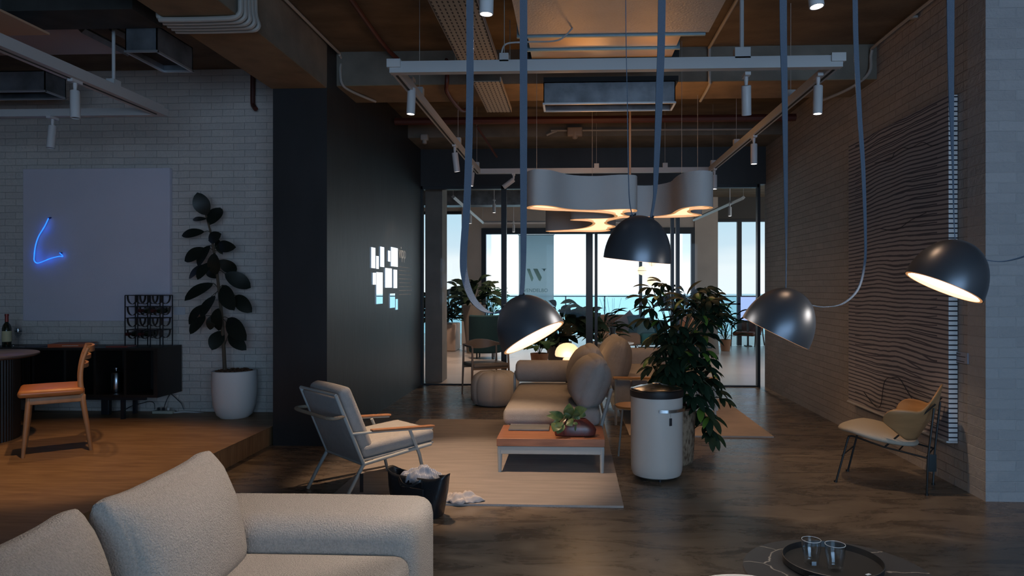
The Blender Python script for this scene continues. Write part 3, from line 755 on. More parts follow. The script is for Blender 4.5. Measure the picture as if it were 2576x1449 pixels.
dome('black dome pendant tilted to the right, hanging over the pouf', 1343.5, 850, 2.85, (.468, .883), .15, .282,
     [dict(p=[(1182, 0, .06), (1182, 230, .06), (1176, 480, .06), (1166, 640, .05), (1170, 700, .04), (1188, 750, .03), (1215, 779, .02), (1242, 788, .0), (1262, 780, 0), (1272, 773, 0)],
           w=[.030] * 4 + [.030, .028, .024, .014, .008, .007], tw=(0, .5)),
      dict(p=[(1317, 0, 0), (1317, 300, 0), (1317, 600, 0), (1315, 700, 0), (1312, 748, 0)], w=[.031, .031, .025, .020, .018], tw=(0, .2))], 2.0)
dome('black dome pendant hanging level in the centre, in front of the cloud lamp', 1602.5, 655, 2.87, (-.106, .994), -.02, .280,
     [dict(p=[(1574, 0, 0), (1578, 250, 0), (1581, 440, 0), (1584, 510, 0), (1592, 547, 0)], w=[.03] * 5, tw=(1.5, 1.35)),
      dict(p=[(1665, 0, 0), (1658, 250, 0), (1650, 440, 0), (1646, 500, 0), (1637, 553, 0)], w=[.032, .032, .024, .014, .012], tw=(0, .7))], 1.2)
dome('black dome pendant tilted left in front of the right brick wall', 1950, 837, 2.75, (-.469, .883), -.03, .280,
     [dict(p=[(1970, 0, 0), (1974, 250, 0), (1977, 500, 0), (1978, 640, 0), (1977, 736, 0)], w=[.032, .030, .024, .010, .009], tw=(0, 1.2)),
      dict(p=[(2151, 0, .1), (2160, 250, .1), (2171, 420, .1), (2177, 600, .1), (2174, 670, .08), (2158, 728, .06), (2120, 764, .04), (2075, 772, .02), (2040, 767, 0), (2022, 759, 0)],
           w=[.022, .022, .020, .013, .012, .012, .010, .008, .008, .008], tw=(0, 1.0))], 1.2)
dome('black dome pendant tilted left at the far right, showing its lit inside', 2372.5, 722.5, 2.6, (-.453, .891), .15, .280,
     [dict(p=[(2391, 0, 0), (2393, 250, 0), (2397, 420, 0), (2400, 560, 0), (2404, 616, 0)], w=[.034, .03, .014, .010, .010], tw=(0, 1.2)),
      dict(p=[(2640, 0, .1), (2645, 400, .1), (2638, 560, .08), (2600, 630, .05), (2540, 655, .02), (2490, 656, 0), (2455, 642, 0)], w=[.02, .02, .014, .012, .012, .012, .009], tw=(0, 1.0))], 2.0)

# ------------------------------------------------------------ left zone: picture, neon, sideboard
BYW = 6.92
pa = aty(58, 425, BYW - .05); pb = aty(427, 808, BYW - .05)
t = thing('canvas_picture', 'large square lilac grey canvas on the left brick wall', 'picture', (pa.x / 2 + pb.x / 2, BYW, pb.z))
M_canvas = mat('lilac_canvas', (0.68, 0.65, 0.75), 0.9, bump=.15, bscale=120, var=.06, vscale=2)
MB().rbox(((pa.x + pb.x) / 2, BYW - .028, (pa.z + pb.z) / 2), (pb.x - pa.x, .05, pa.z - pb.z), .006, n=2).build('canvas', M_canvas, t)
MB().box(pa.x + .02, pb.x - .02, BYW - .006, BYW, pb.z + .02, pa.z - .02).build('stretcher', M_plast, t)
neon = [(122, 549), (112, 570), (97, 595), (89, 620), (86, 645), (86, 655), (91, 661), (98, 661.5), (110, 657), (128, 650), (148, 645), (158, 645), (150, 636)]
np_ = smooth_path([aty(u, v, BYW - .085) for u, v in neon], 5)
t = thing('neon_light', 'blue neon tube line in front of the lilac canvas', 'neon light', tuple(np_[0]))
MB().tube(np_, .0052, 8).build('neon_tube', mat('blue_neon', (.1, .3, 1), .4, emit=(.02, .17, 1.0), es=1.9), t)
MB().tube([np_[0], np_[0] + V((0, .04, .01))], .008).tube([np_[-1], np_[-1] + V((0, .04, 0))], .008).build('end_cap', mat('blue_cap', (.02, .06, .3), .5), t)
for f_ in (.1, .3, .5, .72):
    q = np_[int(f_ * (len(np_) - 1))]; point_lamp('neon_glow', q + V((0, -.004, 0)), .10, (.0, .10, 1.0), .008)
tag(MB().box(*[f(aty(u, v, BYW)) for f, u, v in ((lambda p: p.x, 438, 780), (lambda p: p.x, 466, 780))], BYW - .004, BYW, aty(450, 792, BYW).z, aty(450, 773, BYW).z).build('wall_label', mat('pale_label', (.5, .52, .56), .8)), 'small blank pale label on the brick beside the lilac canvas', 'label')

PZ = .172
M_sb = mat('black_stained_oak', (0.022, 0.018, 0.016), 0.45, var=.3, vscale=9, stretch=(1, 1, .3))
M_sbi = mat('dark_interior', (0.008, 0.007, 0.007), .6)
sx1 = aty(386, 880, 6.46).x; sx1b = aty(441, 870, 6.86).x
sx0 = -5.75; sy0 = 6.46; sy1 = 6.87; stz = aty(300, 876, 6.46).z; sbz = aty(300, 1000, 6.46).z
t = thing('sideboard', 'long low black sideboard with open bays on thin legs', 'sideboard', ((sx0 + sx1) / 2, 6.65, PZ))
MB().box(sx0, sx1 + .04, sy0, sy1, stz - .022, stz).build('top', M_sb, t)
MB().box(sx0, sx1 + .04, sy0, sy1, sbz, sbz + .025).build('bottom', M_sb, t)
MB().box(sx1, sx1 + .04, sy0, sy1, sbz + .025, stz - .022).build('end_panel', M_sb, t)
MB().box(sx0, sx0 + .025, sy0, sy1, sbz + .025, stz - .022).build('end_panel', M_sb, t)
MB().box(sx0 + .02, sx1, sy1 - .02, sy1, sbz + .025, stz - .022).build('back_panel', M_sbi, t)
for u in (83, 163, 238, 314):
    x = aty(u, 900, sy0).x
    MB().box(x - .012, x + .012, sy0 + .002, sy1 - .02, sbz + .025, stz - .022).build('divider', M_sb, t)
dm = MB(); x = aty(81, 900, sy0).x
xx = sx0 + .03
while xx < x - .02: dm.box(xx, xx + .012, sy0 - .008, sy0 + .008, sbz + .03, stz - .026); xx += .02
dm.build('slatted_door', M_sb, t)
for u, yy in ((10, 6.5), (310, 6.5), (340, 6.8), (80, 6.8)):
    x = aty(u, 1000, yy).x; MB().box(x - .016, x + .016, yy - .016, yy + .016, PZ, sbz - .03).build('leg', M_frame, t)
MB().box(sx0 + .3, sx1 - .1, 6.49, 6.52, sbz - .03, sbz).box(sx0 + .3, sx1 - .1, 6.79, 6.82, sbz - .03, sbz).box(sx1 - .3, sx1 - .27, 6.5, 6.82, sbz - .03, sbz).build('base_rail', M_frame, t)
# flask inside
q = aty(293, 990, 6.62); z_ = sbz + .0255
t = thing('flask', 'round silver grey flask with lid inside a sideboard bay', 'flask', (q.x, q.y, z_))
M_chr = mat('dark_chrome', (.35, .37, .4), .22, 1.0)
MB().lathe([(0, 0), (.052, 0), (.056, .01), (.056, .19), (.045, .205), (.02, .212), (0, .212)], (q.x, q.y, z_), 28).build('body', M_chr, t)
MB().lathe([(0, .212), (.012, .212), (.012, .225), (.03, .228), (.03, .243), (0, .246)], (q.x, q.y, z_), 20).build('lid', M_chr, t)
# wine rack
ra = aty(318, 866, 6.62); rb_ = aty(413, 866, 6.62); rz1 = aty(318, 743, 6.62).z
M_rk = mat('black_rack_metal', (.02, .02, .024), .4); M_lth = mat('dark_leather_sling', (.035, .025, .02), .5)
t = thing('wine_rack', 'black metal wine rack with leather slings on the sideboard', 'wine rack', ((ra.x + rb_.x) / 2, 6.65, stz))
fr = MB(); wx = (rb_.x - ra.x)
hs = (rz1 - stz) 
lv = [stz + hs * f_ for f_ in (.33, .56, .78, 1.0)]
for yy in (6.60, 6.76):
    for i in range(4):
        x = ra.x + wx * i / 3; fr.box(x - .004, x + .004, yy - .004, yy + .004, stz, rz1)
    for z in lv: fr.box(ra.x, rb_.x, yy - .004, yy + .004, z - .004, z + .004)
for z in lv + [stz + .008]:
    for x in (ra.x, rb_.x): fr.box(x - .003, x + .003, 6.60, 6.76, z - .003, z + .003)
fr.build('frame', M_rk, t)
for z in lv:
    for i in range(3):
        x0 = ra.x + wx * (i + .12) / 3; x1 = ra.x + wx * (i + .88) / 3; xm = (x0 + x1) / 2; h_ = .085
        P = [V((xm - (xm - x0) * cos(a) , 0, z - h_ * sin(a) ** .8)) for a in [pi * k / 12 for k in range(13)]]
        for yy in (6.615, 6.745):
            MB().strap([p + V((0, yy, 0)) for p in P], (0, 1, 0), .028, .0015).build('leather_sling', M_lth, t)
M_btl = mat('dark_green_glass', (.012, .018, .010), .08, spec=.8)
def bottle_prof(s=1.0): return [(0, 0), (.036 * s, .003), (.0375 * s, .02), (.0375 * s, .17 * s), (.03 * s, .20 * s), (.0145 * s, .225 * s), (.0135 * s, .285 * s), (.016 * s, .287 * s), (.016 * s, .298 * s), (0, .30 * s)]
for i, (lvl, col_, lb, ang) in enumerate(((2, 1, 'dark wine bottle lying in the third row from the bottom, middle sling', .5), (2, 2, 'dark wine bottle lying in the upper right sling', .5), (0, 0, 'dark wine bottle lying in the lowest row, left sling', -.4), (0, 1, 'dark wine bottle lying in the lowest row, middle sling', .2))):
    x = ra.x + wx * (col_ + .5) / 3; z = lv[lvl] - .038
    t = thing('wine_bottle', lb, 'bottle', (x, 6.6, z), group='bottles in the wine rack')
    MB().lathe(bottle_prof(.82), (x + .0, 6.79, z), 20, axis=(-.04, -1, 0)).build('bottle_glass', M_btl, t)
    MB().lathe([(.0155, .0), (.0165, .0), (.0165, .05), (0, .052)], (x - .007, 6.79 - .2, z), 14, axis=(-.04, -1, 0)).build('foil_cap', mat('dark_foil', (.08, .02, .02), .4, .5), t)
# bottle & glasses on sideboard
q = aty(17, 868, 6.58)
t = thing('wine_bottle', 'upright red capped wine bottle with cream label on the sideboard', 'bottle', (q.x, q.y, stz))
MB().lathe(bottle_prof(1.06), (q.x, q.y, stz), 26).build('bottle_glass', M_btl, t)
MB().lathe([(.0405, .05), (.0405, .155)], (q.x, q.y, stz), 26).build('paper_label', mat('cream_label', (.55, .5, .3), .7), t)
MB().lathe([(.0155, .245), (.0155, .30), (.0178, .302), (.0178, .322), (0, .323)], (q.x, q.y, stz), 18).build('foil_cap', mat('red_foil', (.25, .04, .03), .4, .3), t)
M_gl = thin_glass('wine_glass_clear', (.88, .91, .93), .07)
def wglass(label, u, v, D, flip=False, s=1.0):
    q = aty(u, v, D)
    t = thing('wine_glass', label, 'glass', (q.x, q.y, stz))
    MB().lathe([(0, .002), (.03 * s, .004), (.032 * s, .001), (.004, .006), (.0035, .075 * s), (.012 * s, .085 * s), (.027 * s, .11 * s), (.03 * s, .14 * s), (.025 * s, .175 * s), (.024 * s, .175 * s), (.028 * s, .14 * s), (.024 * s, .112 * s), (0, .088 * s)], (q.x, q.y, stz), 24).build('bowl_and_stem', M_gl, t)
    MB().lathe([(0, .137 * s), (.0275 * s, .137 * s), (.0278 * s, .147 * s), (0, .147 * s)], (q.x, q.y, stz), 20).build('dark_band', M_frame, t)
    return t
wglass('tall stemmed glass with dark band on the sideboard beside the bottle', 46, 868, 6.56, s=1.08)
q = aty(33, 868, 6.5)
t = thing('glass_stopper', 'small glass stopper ball lying at the foot of the bottle', 'stopper', (q.x, q.y, stz))
MB().lathe([(0, 0), (.014, .006), (.018, .018), (.014, .031), (0, .036)], (q.x, q.y, stz), 16).build('glass_ball', M_gl, t)
def book(name, label, u0, u1, v, D, th, dp, cover, page, rz=0):
    a = aty(u0, v, D); b_ = aty(u1, v, D); wd = b_.x - a.x; c = V(((a.x + b_.x) / 2, D + dp / 2, stz))
    t = thing(name, label, 'book', tuple(c), rz)
    MB().box(-wd / 2, wd / 2, -dp / 2, dp / 2, .0005, .004).box(-wd / 2, wd / 2, -dp / 2, dp / 2, th - .004, th).box(-wd / 2, wd / 2, -dp / 2, -dp / 2 + .004, .004, th - .004).build('cover', cover, t, local=True)
    MB().box(-wd / 2 + .004, wd / 2 - .004, -dp / 2 + .006, dp / 2 - .004, .004, th - .004).build('pages', page, t, local=True)
    return t, wd, dp, th
M_page = mat('grey_pages', (.4, .42, .45), .8)
tb, wd, dp, th = book('book', 'thick orange book lying flat on the sideboard', 118, 205, 866, 6.52, .034, .24, mat('orange_cover', (.50, .10, .03), .5), M_page, rz=.28)
MB().box(-.05, .09, -.121, -.1203, .013, .019).build('spine_lettering', mat('pale_lettering', (.7, .5, .4), .6), tb, local=True)
book('book', 'thin red book lying flat near the wine rack', 266, 318, 868, 6.54, .012, .16, mat('red_cover', (.28, .05, .035), .5), M_page, rz=.05)
book('book', 'thin dark folder lying flat beside the upright bottle', 62, 100, 868, 6.52, .008, .2, mat('grey_cover', (.1, .1, .12), .5), M_page)
# power strip and cables
q = aty(410, 1040, 6.78)
t = thing('power_strip', 'white power strip on the platform by the brick wall', 'power strip', (q.x, q.y, PZ))
MB().rbox((q.x, 6.79, PZ + .016), (.21, .05, .03), .005, n=1).build('body', mat('off_white_plastic', (.5, .5, .42), .5), t)
for dx in (-.05, .0, .05):
    MB().rbox((q.x + dx, 6.79, PZ + .048), (.02, .02, .03), .004, n=1).build('plug', M_frame if dx < .04 else M_white, t)
tag(MB().tube(smooth_path([aty(438, 1038, 6.8), aty(470, 1036, 6.84), aty(515, 1040, 6.86), aty(560, 1041, 6.86)], 5), .008, 6).build('cable', M_white), 'white cable lying along the foot of the brick wall', 'cable')
def hang(pts, r=.004): return MB().tube(smooth_path(pts, 6), r, 6)
tag(hang([aty(428, 990, 6.85), aty(420, 1005, 6.84), aty(415, 1018, 6.8), aty(412, 1028, 6.79)]).build('cable', M_frame), 'black plug cable dropping from the sideboard end to the power strip', 'cable')
tag(hang([aty(430, 990, 6.86), aty(445, 1004, 6.86), aty(456, 1015, 6.86), aty(462, 1030, 6.86)]).build('cable', M_frame), 'black cable looping down right of the sideboard', 'cable')
tag(hang([aty(389, 1030, 6.79), aty(388, 1015, 6.8), aty(378, 1010, 6.8), aty(362, 1013, 6.84), aty(330, 1022, 6.85), aty(300, 1034, 6.85), aty(200, 1040, 6.84), aty(120, 1036, 6.84), aty(20, 1030, 6.84)]).build('cable', M_frame), 'black cable running low behind the sideboard legs', 'cable')
q = aty(190, 1030, 6.7)
tag(MB().rbox((aty(192, 1030, 6.3).x, 6.72, PZ + .1), (.08, .05, .2), .006, n=1).build('adapter_box', M_frame), 'black adapter box standing under the sideboard', 'box')

# round table, only its right edge in view
tz = aty(56, 893, 5.5).z; tx = aty(56, 893, 5.5).x
t = thing('round_table', 'round stone topped table cut off by the left edge', 'table', (tx - .55, 5.5, PZ))
MB().lathe([(0, tz - .03), (.52, tz - .03), (.55, tz - .015), (.55, tz - .004), (.545, tz), (0, tz)], (tx - .55, 5.5, 0), 64).build('tabletop', mat('grey_stone_top', (.16, .15, .15), .4, var=.4, vscale=6), t)
rb = MB()
for k in range(90):
    a = 2 * pi * k / 90; rb.tube([(tx - .55 + .4 * cos(a), 5.5 + .4 * sin(a), PZ), (tx - .55 + .4 * cos(a), 5.5 + .4 * sin(a), tz - .03)], .016, 6, cap=False)
rb.build('ribbed_drum', M_sb, t)
# ------------------------------------------------------------ dining chair
M_cwood = mat('warm_oak', (0.46, 0.25, 0.12), 0.45, var=.25, vscale=5, stretch=(3, 3, .6))
M_cleath = mat('tan_leather', (0.50, 0.19, 0.06), 0.35, var=.15, vscale=8)
ang = math.atan2(-.60, -.80)                    # facing direction
fd = V((cos(ang), sin(ang), 0)); ld = V((-fd.y, fd.x, 0))
nf = atz(58, 1150, PZ); nr = atz(226, 1136, PZ)
mid = (nf + nr) / 2
lat = -ld if (-ld).y > 0 else ld                # away from the camera
org = mid + lat * .21
t = thing('dining_chair', 'oak dining chair with tan leather seat standing on the platform', 'chair', (org.x, org.y, PZ), ang - pi / 2)
# local: y forward, x right
half = (nf - nr).dot(fd) / 2
for sx in (-1, 1):
    MB().tube([(sx * .21, half, 0), (sx * .205, half - .02, .25), (sx * .195, half - .035, .44)], [.012, .018, .019], 10).build('front_leg', M_cwood, t, local=True)
    P = smooth_path([(sx * .20, -half - .01, 0), (sx * .20, -half + .02, .22), (sx * .195, -half + .05, .44), (sx * .195, -half + .06, .56), (sx * .195, -half + .045, .70), (sx * .195, -half + .012, .80)], 5)
    k = len(P); MB().tube(P, [.013 + .007 * sin(pi * min(1, i / k * 1.3)) for i in range(k)], 10).build('rear_post', M_cwood, t, local=True)
    MB().rbox((sx * .2, 0, .415), (.024, half * 2 - .05, .055), .008, n=2).build('side_apron', M_cwood, t, local=True)
MB().rbox((0, half - .04, .42), (.39, .024, .05), .008, n=2).rbox((0, -half + .05, .42), (.39, .024, .05), .008, n=2).build('cross_apron', M_cwood, t, local=True)
MB().rbox((0, .035, .472), (.46, half * 2 - .0, .055), .026, (0, 0, .010), n=5).build('seat', M_cleath, t, local=True)
for z, yo in ((.79, .02), (.725, .045), (.66, .06)):
    P = [V((.195 * sin(q), -half + yo - .05 * cos(q) * 1.0, z)) for q in [pi / 2 * k / 6 for k in range(-6, 7)]]
    MB().strap(P, (0, 0, 1), .03 if z < .78 else .045, .009).build('back_rail', M_cwood, t, local=True)

# ------------------------------------------------------------ rubber plant
q = atz(566, 1058, PZ); pc = V((q.x, q.y + .19, PZ))
t = thing('potted_rubber_plant', 'tall rubber plant in a round white pot by the brick wall', 'plant', tuple(pc))
M_pot = mat('white_ceramic_pot', (.80, .78, .77), .7, bump=.1, bscale=80)
MB().lathe([(0, 0), (.13, 0), (.165, .03), (.195, .12), (.208, .24), (.21, .36), (.205, .455), (.195, .46), (.188, .455), (.19, .42), (0, .42)], pc, 40).build('pot', M_pot, t)
so = MB(); random.seed(3)
so.lathe([(0, .455), (.12, .45), (.186, .43), (.19, .42)], pc, 30)
for k in range(60):
    a = random.random() * 6.28; r_ = .17 * random.random() ** .5
    so.rbox(pc + V((r_ * cos(a), r_ * sin(a), .455)), (.03, .02, .02), .008, n=1, rot=Matrix.Rotation(random.random() * 3, 3, 'X'))
so.build('bark_mulch', mat('bark_mulch', (.16, .07, .035), .9, var=.5, vscale=30), t)
D0 = pc.dot(FW)
stem = [atd(566, 940, D0), atd(563, 880, D0), atd(558, 800, D0), atd(551, 730, D0), atd(545, 680, D0), atd(538, 630, D0), atd(530, 585, D0), atd(522, 555, D0), atd(514, 528, D0)]
MB().tube(smooth_path(stem, 5), [.019 - .012 * i / 40 for i in range(41)], 9).build('stem', mat('brown_stem', (.10, .07, .045), .8, bump=.3, bscale=60), t)
LV = [((520, 542), (496, 484), 38), ((528, 566), (554, 522), 34), ((521, 550), (485, 553), 11), ((515, 583), (457, 593), 22), ((525, 606), (557, 588), 27), ((547, 618), (594, 622), 28),
      ((519, 626), (464, 657), 32), ((529, 617), (498, 671), 31), ((541, 692), (540, 636), 31), ((552, 654), (595, 684), 30), ((520, 666), (475, 701), 20), ((529, 660), (497, 704), 26),
      ((565, 688), (631, 724), 38), ((536, 712), (464, 757), 30), ((560, 717), (590, 781), 40), ((592, 743), (634, 786), 34), ((541, 743), (507, 801), 30), ((514, 767), (475, 816), 26),
      ((517, 794), (478, 841), 28), ((550, 832), (550, 775), 35), ((536, 792), (528, 830), 22), ((573, 800), (620, 857), 40), ((558, 832), (533, 881), 35), ((575, 840), (620, 881), 30),
      ((560, 640), (545, 600), 18), ((575, 820), (618, 840), 22), ((548, 700), (520, 680), 20)]
fol = MB(); tw = MB()
for i, (b_, e_, wd) in enumerate(LV):
    d1 = D0 + random.uniform(-.03, .03); d2 = D0 + random.uniform(-.22, .16)
    B = atd(*b_, d1); E = atd(*e_, d2)
    nrm = V((random.uniform(-.35, .35), -1, random.uniform(-.1, .5)))
    fol.leaf(B, E, wd * D0 / FPX * 1.06, nrm, arch=.08, n=10, fold=.10)
    my = min(stem, key=lambda s_: (s_ - B).length)
    tw.tube(smooth_path([my, (my + B) / 2 + V((0, 0, .012)), B], 3), .0035, 5)
M_rub = mat('dark_rubber_leaf', (.014, .019, .014), .42, var=.35, vscale=8, spec=.35)
fol.build('foliage', M_rub, t); tw.build('leaf_stalks', mat('dark_stalk', (.05, .05, .03), .6), t)

# ------------------------------------------------------------ metal lounge chair
M_mm = mat('light_grey_metal', (.40, .43, .43), .45)
M_gf = mat('light_grey_fabric', (.40, .40, .40), .92, bump=.5, bscale=260, var=.1, vscale=30)
M_teak = mat('teak_wood', (.42, .20, .10), .45, var=.3, vscale=6, stretch=(8, 1, 1))
t = thing('lounge_chair', 'light grey metal lounge chair with grey cushions and teak arms on the rug', 'chair', (-1.48, 4.92, 0.0), -R(44.6))
def lc(*pts): return [V(p) for p in pts]
for sx in (-1, 1):
    x = sx * .27
    MB().tube(lc((x, -.32, 0.014 if sx > 0 else 0), (x, -.245, .13), (x, -.17, .25)), .013, 10).build('rear_leg', M_mm, t, local=True)
    MB().tube(lc((x, .33, .014), (x, .27, .25), (x, .19, .435)), .012, 10).build('front_leg', M_mm, t, local=True)
    MB().tube(lc((x, -.17, .25), (x, .12, .28), (x, .27, .295), (x, .37, .305)), .012, 10).build('seat_rail', M_mm, t, local=True)
    MB().tube(lc((x, -.17, .25), (x, -.37, .735)), .013, 10).build('back_post', M_mm, t, local=True)
    MB().tube(smooth_path([(x, -.262, .465), (x * 1.1, -.2, .468), (x * 1.12, .0, .458), (x * 1.12, .36, .428)], 4), .009, 8).build('arm_frame', M_mm, t, local=True)
    MB().rbox((x * 1.12, .12, .459), (.045, .50, .016), .006, n=4, rot=Matrix.Rotation(-.075, 3, 'X')).build('armrest', M_teak, t, local=True)
for a_, b_, r_ in (((-.27, -.17, .25), (.27, -.17, .25), .012), ((-.27, .27, .292), (.27, .27, .292), .01), ((-.27, -.37, .735), (.27, -.37, .735), .01)):
    MB().tube(lc(a_, b_), r_, 10).build('cross_bar', M_mm, t, local=True)
MB().tube(smooth_path([(-.27, -.31, .59), (-.285, -.37, .59), (-.24, -.415, .588), (0, -.42, .588), (.24, -.415, .588), (.285, -.37, .59), (.27, -.31, .59)], 5), .012, 10).build('rear_handle', mat('wrapped_cord', (.34, .27, .2), .8, bump=.8, bscale=150), t, local=True)
rx = Matrix.Rotation(math.atan2(.2, .485), 3, 'X')
MB().rbox((0, -.262, .485), (.52, .022, .50), .01, n=5, rot=rx).build('back_panel', M_gf, t, local=True)
MB().rbox((0, -.195, .53), (.49, .09, .52), .035, (0, .02, .01), n=6, rot=rx).build('back_cushion', M_gf, t, local=True)
MB().rbox((0, .125, .345), (.51, .58, .09), .03, (0, 0, .018), n=6, rot=Matrix.Rotation(.07, 3, 'X')).build('seat_cushion', M_gf, t, local=True)
MB().rbox((0, .12, .292), (.52, .56, .014), .005, n=2, rot=Matrix.Rotation(.07, 3, 'X')).build('seat_platform', M_gf, t, local=True)
tg = (atd(908, 1192, 4.62) + atd(911, 1238, 4.62)) / 2
MB().box(tg.x - .012, tg.x + .012, tg.y - .001, tg.y + .001, tg.z - .062, tg.z + .062).build('price_tag', M_frame, t)

# ------------------------------------------------------------ bag with cloth
c = atz(1052, 1292, 0) + V((0, .0, 0))
t = thing('tote_bag', 'black leather tote bag on the floor behind the front sofa', 'bag', (c.x, c.y, 0), -.42)
vs = []; NN = 24; lv = ((0, .16, .085), (.01, .168, .09), (.10, .19, .085), (.17, .21, .075), (.225, .225, .06), (.245, .232, .055))
bag = MB()
for li, (z, hx, hy) in enumerate(lv):
    for k in range(NN):
        a = 2 * pi * k / NN; cx2 = cos(a); sy2 = sin(a)
        px_ = hx * abs(cx2) ** .45 * (1 if cx2 > 0 else -1); py_ = hy * abs(sy2) ** .55 * (1 if sy2 > 0 else -1)
        zz = z + (.035 * abs(px_ / hx) ** 4 if li >= 4 else 0) * (1 if li >= 4 else 0)
        vs.append((px_, py_, zz))
fs = [(i * NN + j, i * NN + (j + 1) % NN, (i + 1) * NN + (j + 1) % NN, (i + 1) * NN + j) for i in range(len(lv) - 1) for j in range(NN)] + [tuple(reversed(range(NN)))]
M_bag = mat('black_leather', (.016, .020, .026), .32, bump=.15, bscale=60)
o = bag.add(vs, fs).build('bag_body', M_bag, t, local=True)
so_ = o.modifiers.new('solid', 'SOLIDIFY'); so_.thickness = .004
MB().rbox((0.02, -.088, .13), (.17, .006, .12), .003, n=2).build('front_pocket', M_bag, t, local=True)
MB().strap(smooth_path([(-.08, -.07, .19), (-.085, -.085, .24), (-.03, -.12, .215), (.03, -.12, .21), (.085, -.085, .24), (.08, -.07, .19)], 5), (0, .3, 1), .016, .002).build('handle', M_bag, t, local=True)
def crumple(name, label, c, sx, sy, sz, seed, m, amp=.5, tip=None):
    random.seed(seed); mb = MB(); n = 26; vs = []; ph = [random.uniform(0, 6.28) for _ in range(8)]
    for i in range(n + 1):
        for j in range(n + 1):
            x = 2 * i / n - 1; y = 2 * j / n - 1; rr_ = max(abs(x), abs(y)); ang_ = math.atan2(y, x); l = math.hypot(x, y) or 1e-6
            X_ = x / l * rr_ if l > 1e-5 else 0; Y_ = y / l * rr_ if l > 1e-5 else 0
            X_ *= 1 + .22 * sin(3 * ang_ + ph[6]) ; Y_ *= 1 + .2 * sin(5 * ang_ + ph[7])
            z = max(0, 1 - rr_ ** 2) ** .6 * (1 + amp * .5 * sin(5 * X_ + ph[0]) * sin(4 * Y_ + ph[1])) + amp * .22 * abs(sin(9 * X_ + 3 * Y_ + ph[2])) + amp * .12 * sin(14 * Y_ - 5 * X_ + ph[3])
            vs.append(V(c) + V((X_ * sx, Y_ * sy, max(.003, z * sz))))
    fs = [(i * (n + 1) + j, (i + 1) * (n + 1) + j, (i + 1) * (n + 1) + j + 1, i * (n + 1) + j + 1) for i in range(n) for j in range(n)]
    o = mb.add(vs, fs).build(name, m, smooth=60)
    s_ = o.modifiers.new('solid', 'SOLIDIFY'); s_.thickness = .003; s_.offset = -1
    return tag(o, label, 'cloth')
ms_ = bpy.data.materials.new('striped_cloth'); ms_.use_nodes = True
tt = ms_.node_tree; b = tt.nodes['Principled BSDF']; b.inputs['Roughness'].default_value = .9
wv = tt.nodes.new('ShaderNodeTexWave'); wv.inputs['Scale'].default_value = 32; wv.inputs['Distortion'].default_value = .8
tcn = tt.nodes.new('ShaderNodeTexCoord'); tt.links.new(tcn.outputs['Object'], wv.inputs['Vector'])
rr2 = tt.nodes.new('ShaderNodeValToRGB'); rr2.color_ramp.elements[0].color = (.26, .31, .42, 1); rr2.color_ramp.elements[1].color = (.55, .58, .64, 1)
rr2.color_ramp.elements[0].position = .3; rr2.color_ramp.elements[1].position = .6
tt.links.new(wv.outputs['Color'], rr2.inputs[0]); tt.links.new(rr2.outputs[0], b.inputs['Base Color'])
crumple('scarf', 'pale blue striped scarf bundled in the top of the black bag', (c.x + .02, c.y + .0, .20), .14, .065, .085, 5, ms_, .55)
q = atz(1160, 1268, 0)
crumple('cloth', 'crumpled white cloth lying on the rug edge beside the black bag', (q.x, q.y + .02, .014), .13, .07, .045, 11, mat('white_cotton', (.58, .55, .55), .9), 1.0)

# ------------------------------------------------------------ bench + daybed
M_bwood = mat('red_brown_teak', (.40, .17, .09), .42, var=.35, vscale=5, stretch=(1, 14, 6))
M_sofa = mat('grey_sofa_fabric', (.37, .345, .325), .93, bump=.5, bscale=240, var=.08, vscale=20)
t = thing('daybed_sofa', 'modular grey daybed with bolster, back cushions and a teak bench end', 'sofa', (-.17, 6.4, 0))
MB().box(-.585, .25, 5.32, 5.84, .217, .278).build('bench_top', M_bwood, t, bevel=.004)
fr = MB()
fr.box(-.58, .245, 5.325, 5.36, .155, .216).box(-.58, .245, 7.44, 7.475, .155, .216).box(-.58, -.545, 5.36, 7.44, .155, .216).box(.21, .245, 5.36, 7.44, .155, .216)
fr.build('base_frame', M_mm, t, bevel=.006)
for x, y in ((-.562, 5.342), (.227, 5.342), (-.562, 7.455), (.227, 7.455)):
    MB().tube([(x, y, .0145), (x, y, .12), (x, y, .20)], [.014, .018, .021], 10).build('leg', M_mm, t)
bx = Matrix.Rotation(.14, 3, 'Y')
bk = MB()
for y in (5.9, 7.35): bk.tube(smooth_path([(.235, y, .18), (.255, y, .30), (.30, y, .46), (.33, y, .57)], 4), .016, 10)
bk.tube([(.33, 5.9, .57), (.33, 7.35, .57)], .014, 10); bk.tube([(.27, 5.9, .35), (.27, 7.35, .35)], .012, 8)
bk.build('back_frame', M_mm, t)
MB().rbox((-.175, 6.64, .345), (.83, 1.62, .15), .055, (0, 0, .015), n=8).build('mattress', M_sofa, t)
MB().tube([(-.60, 7.34, .555), (-.585, 7.34, .555), (-.56, 7.34, .555), (.02, 7.34, .555), (.05, 7.34, .555), (.065, 7.34, .555)], [.07, .10, .115, .115, .10, .07], 24).build('bolster', M_sofa, t)
MB().tube([(-.615, 7.36, .19), (-.615, 7.36, .5), (-.60, 7.36, .55)], .015, 8).build('arm_post', M_mm, t)
def cush(nm, cx2, cy2, cz2, wl, hh, th, lean, yaw, par):
    M_ = (Matrix.Rotation(yaw, 3, 'Z') @ Matrix.Rotation(lean, 3, 'Y'))
    def fn(o, p, h):
        q = V(o); k = 1 - .30 * (p[2] / h[2]) ** 2 * (1 if p[2] > 0 else .6) - .25 * (p[1] / h[1]) ** 4
        q.x *= k; return q
    return MB().rbox((cx2, cy2, cz2), (th * .8, wl, hh), th * .32, (.05, 0, .01), n=9, rot=M_, fn=fn).build(nm, M_sofa, par, smooth=80)
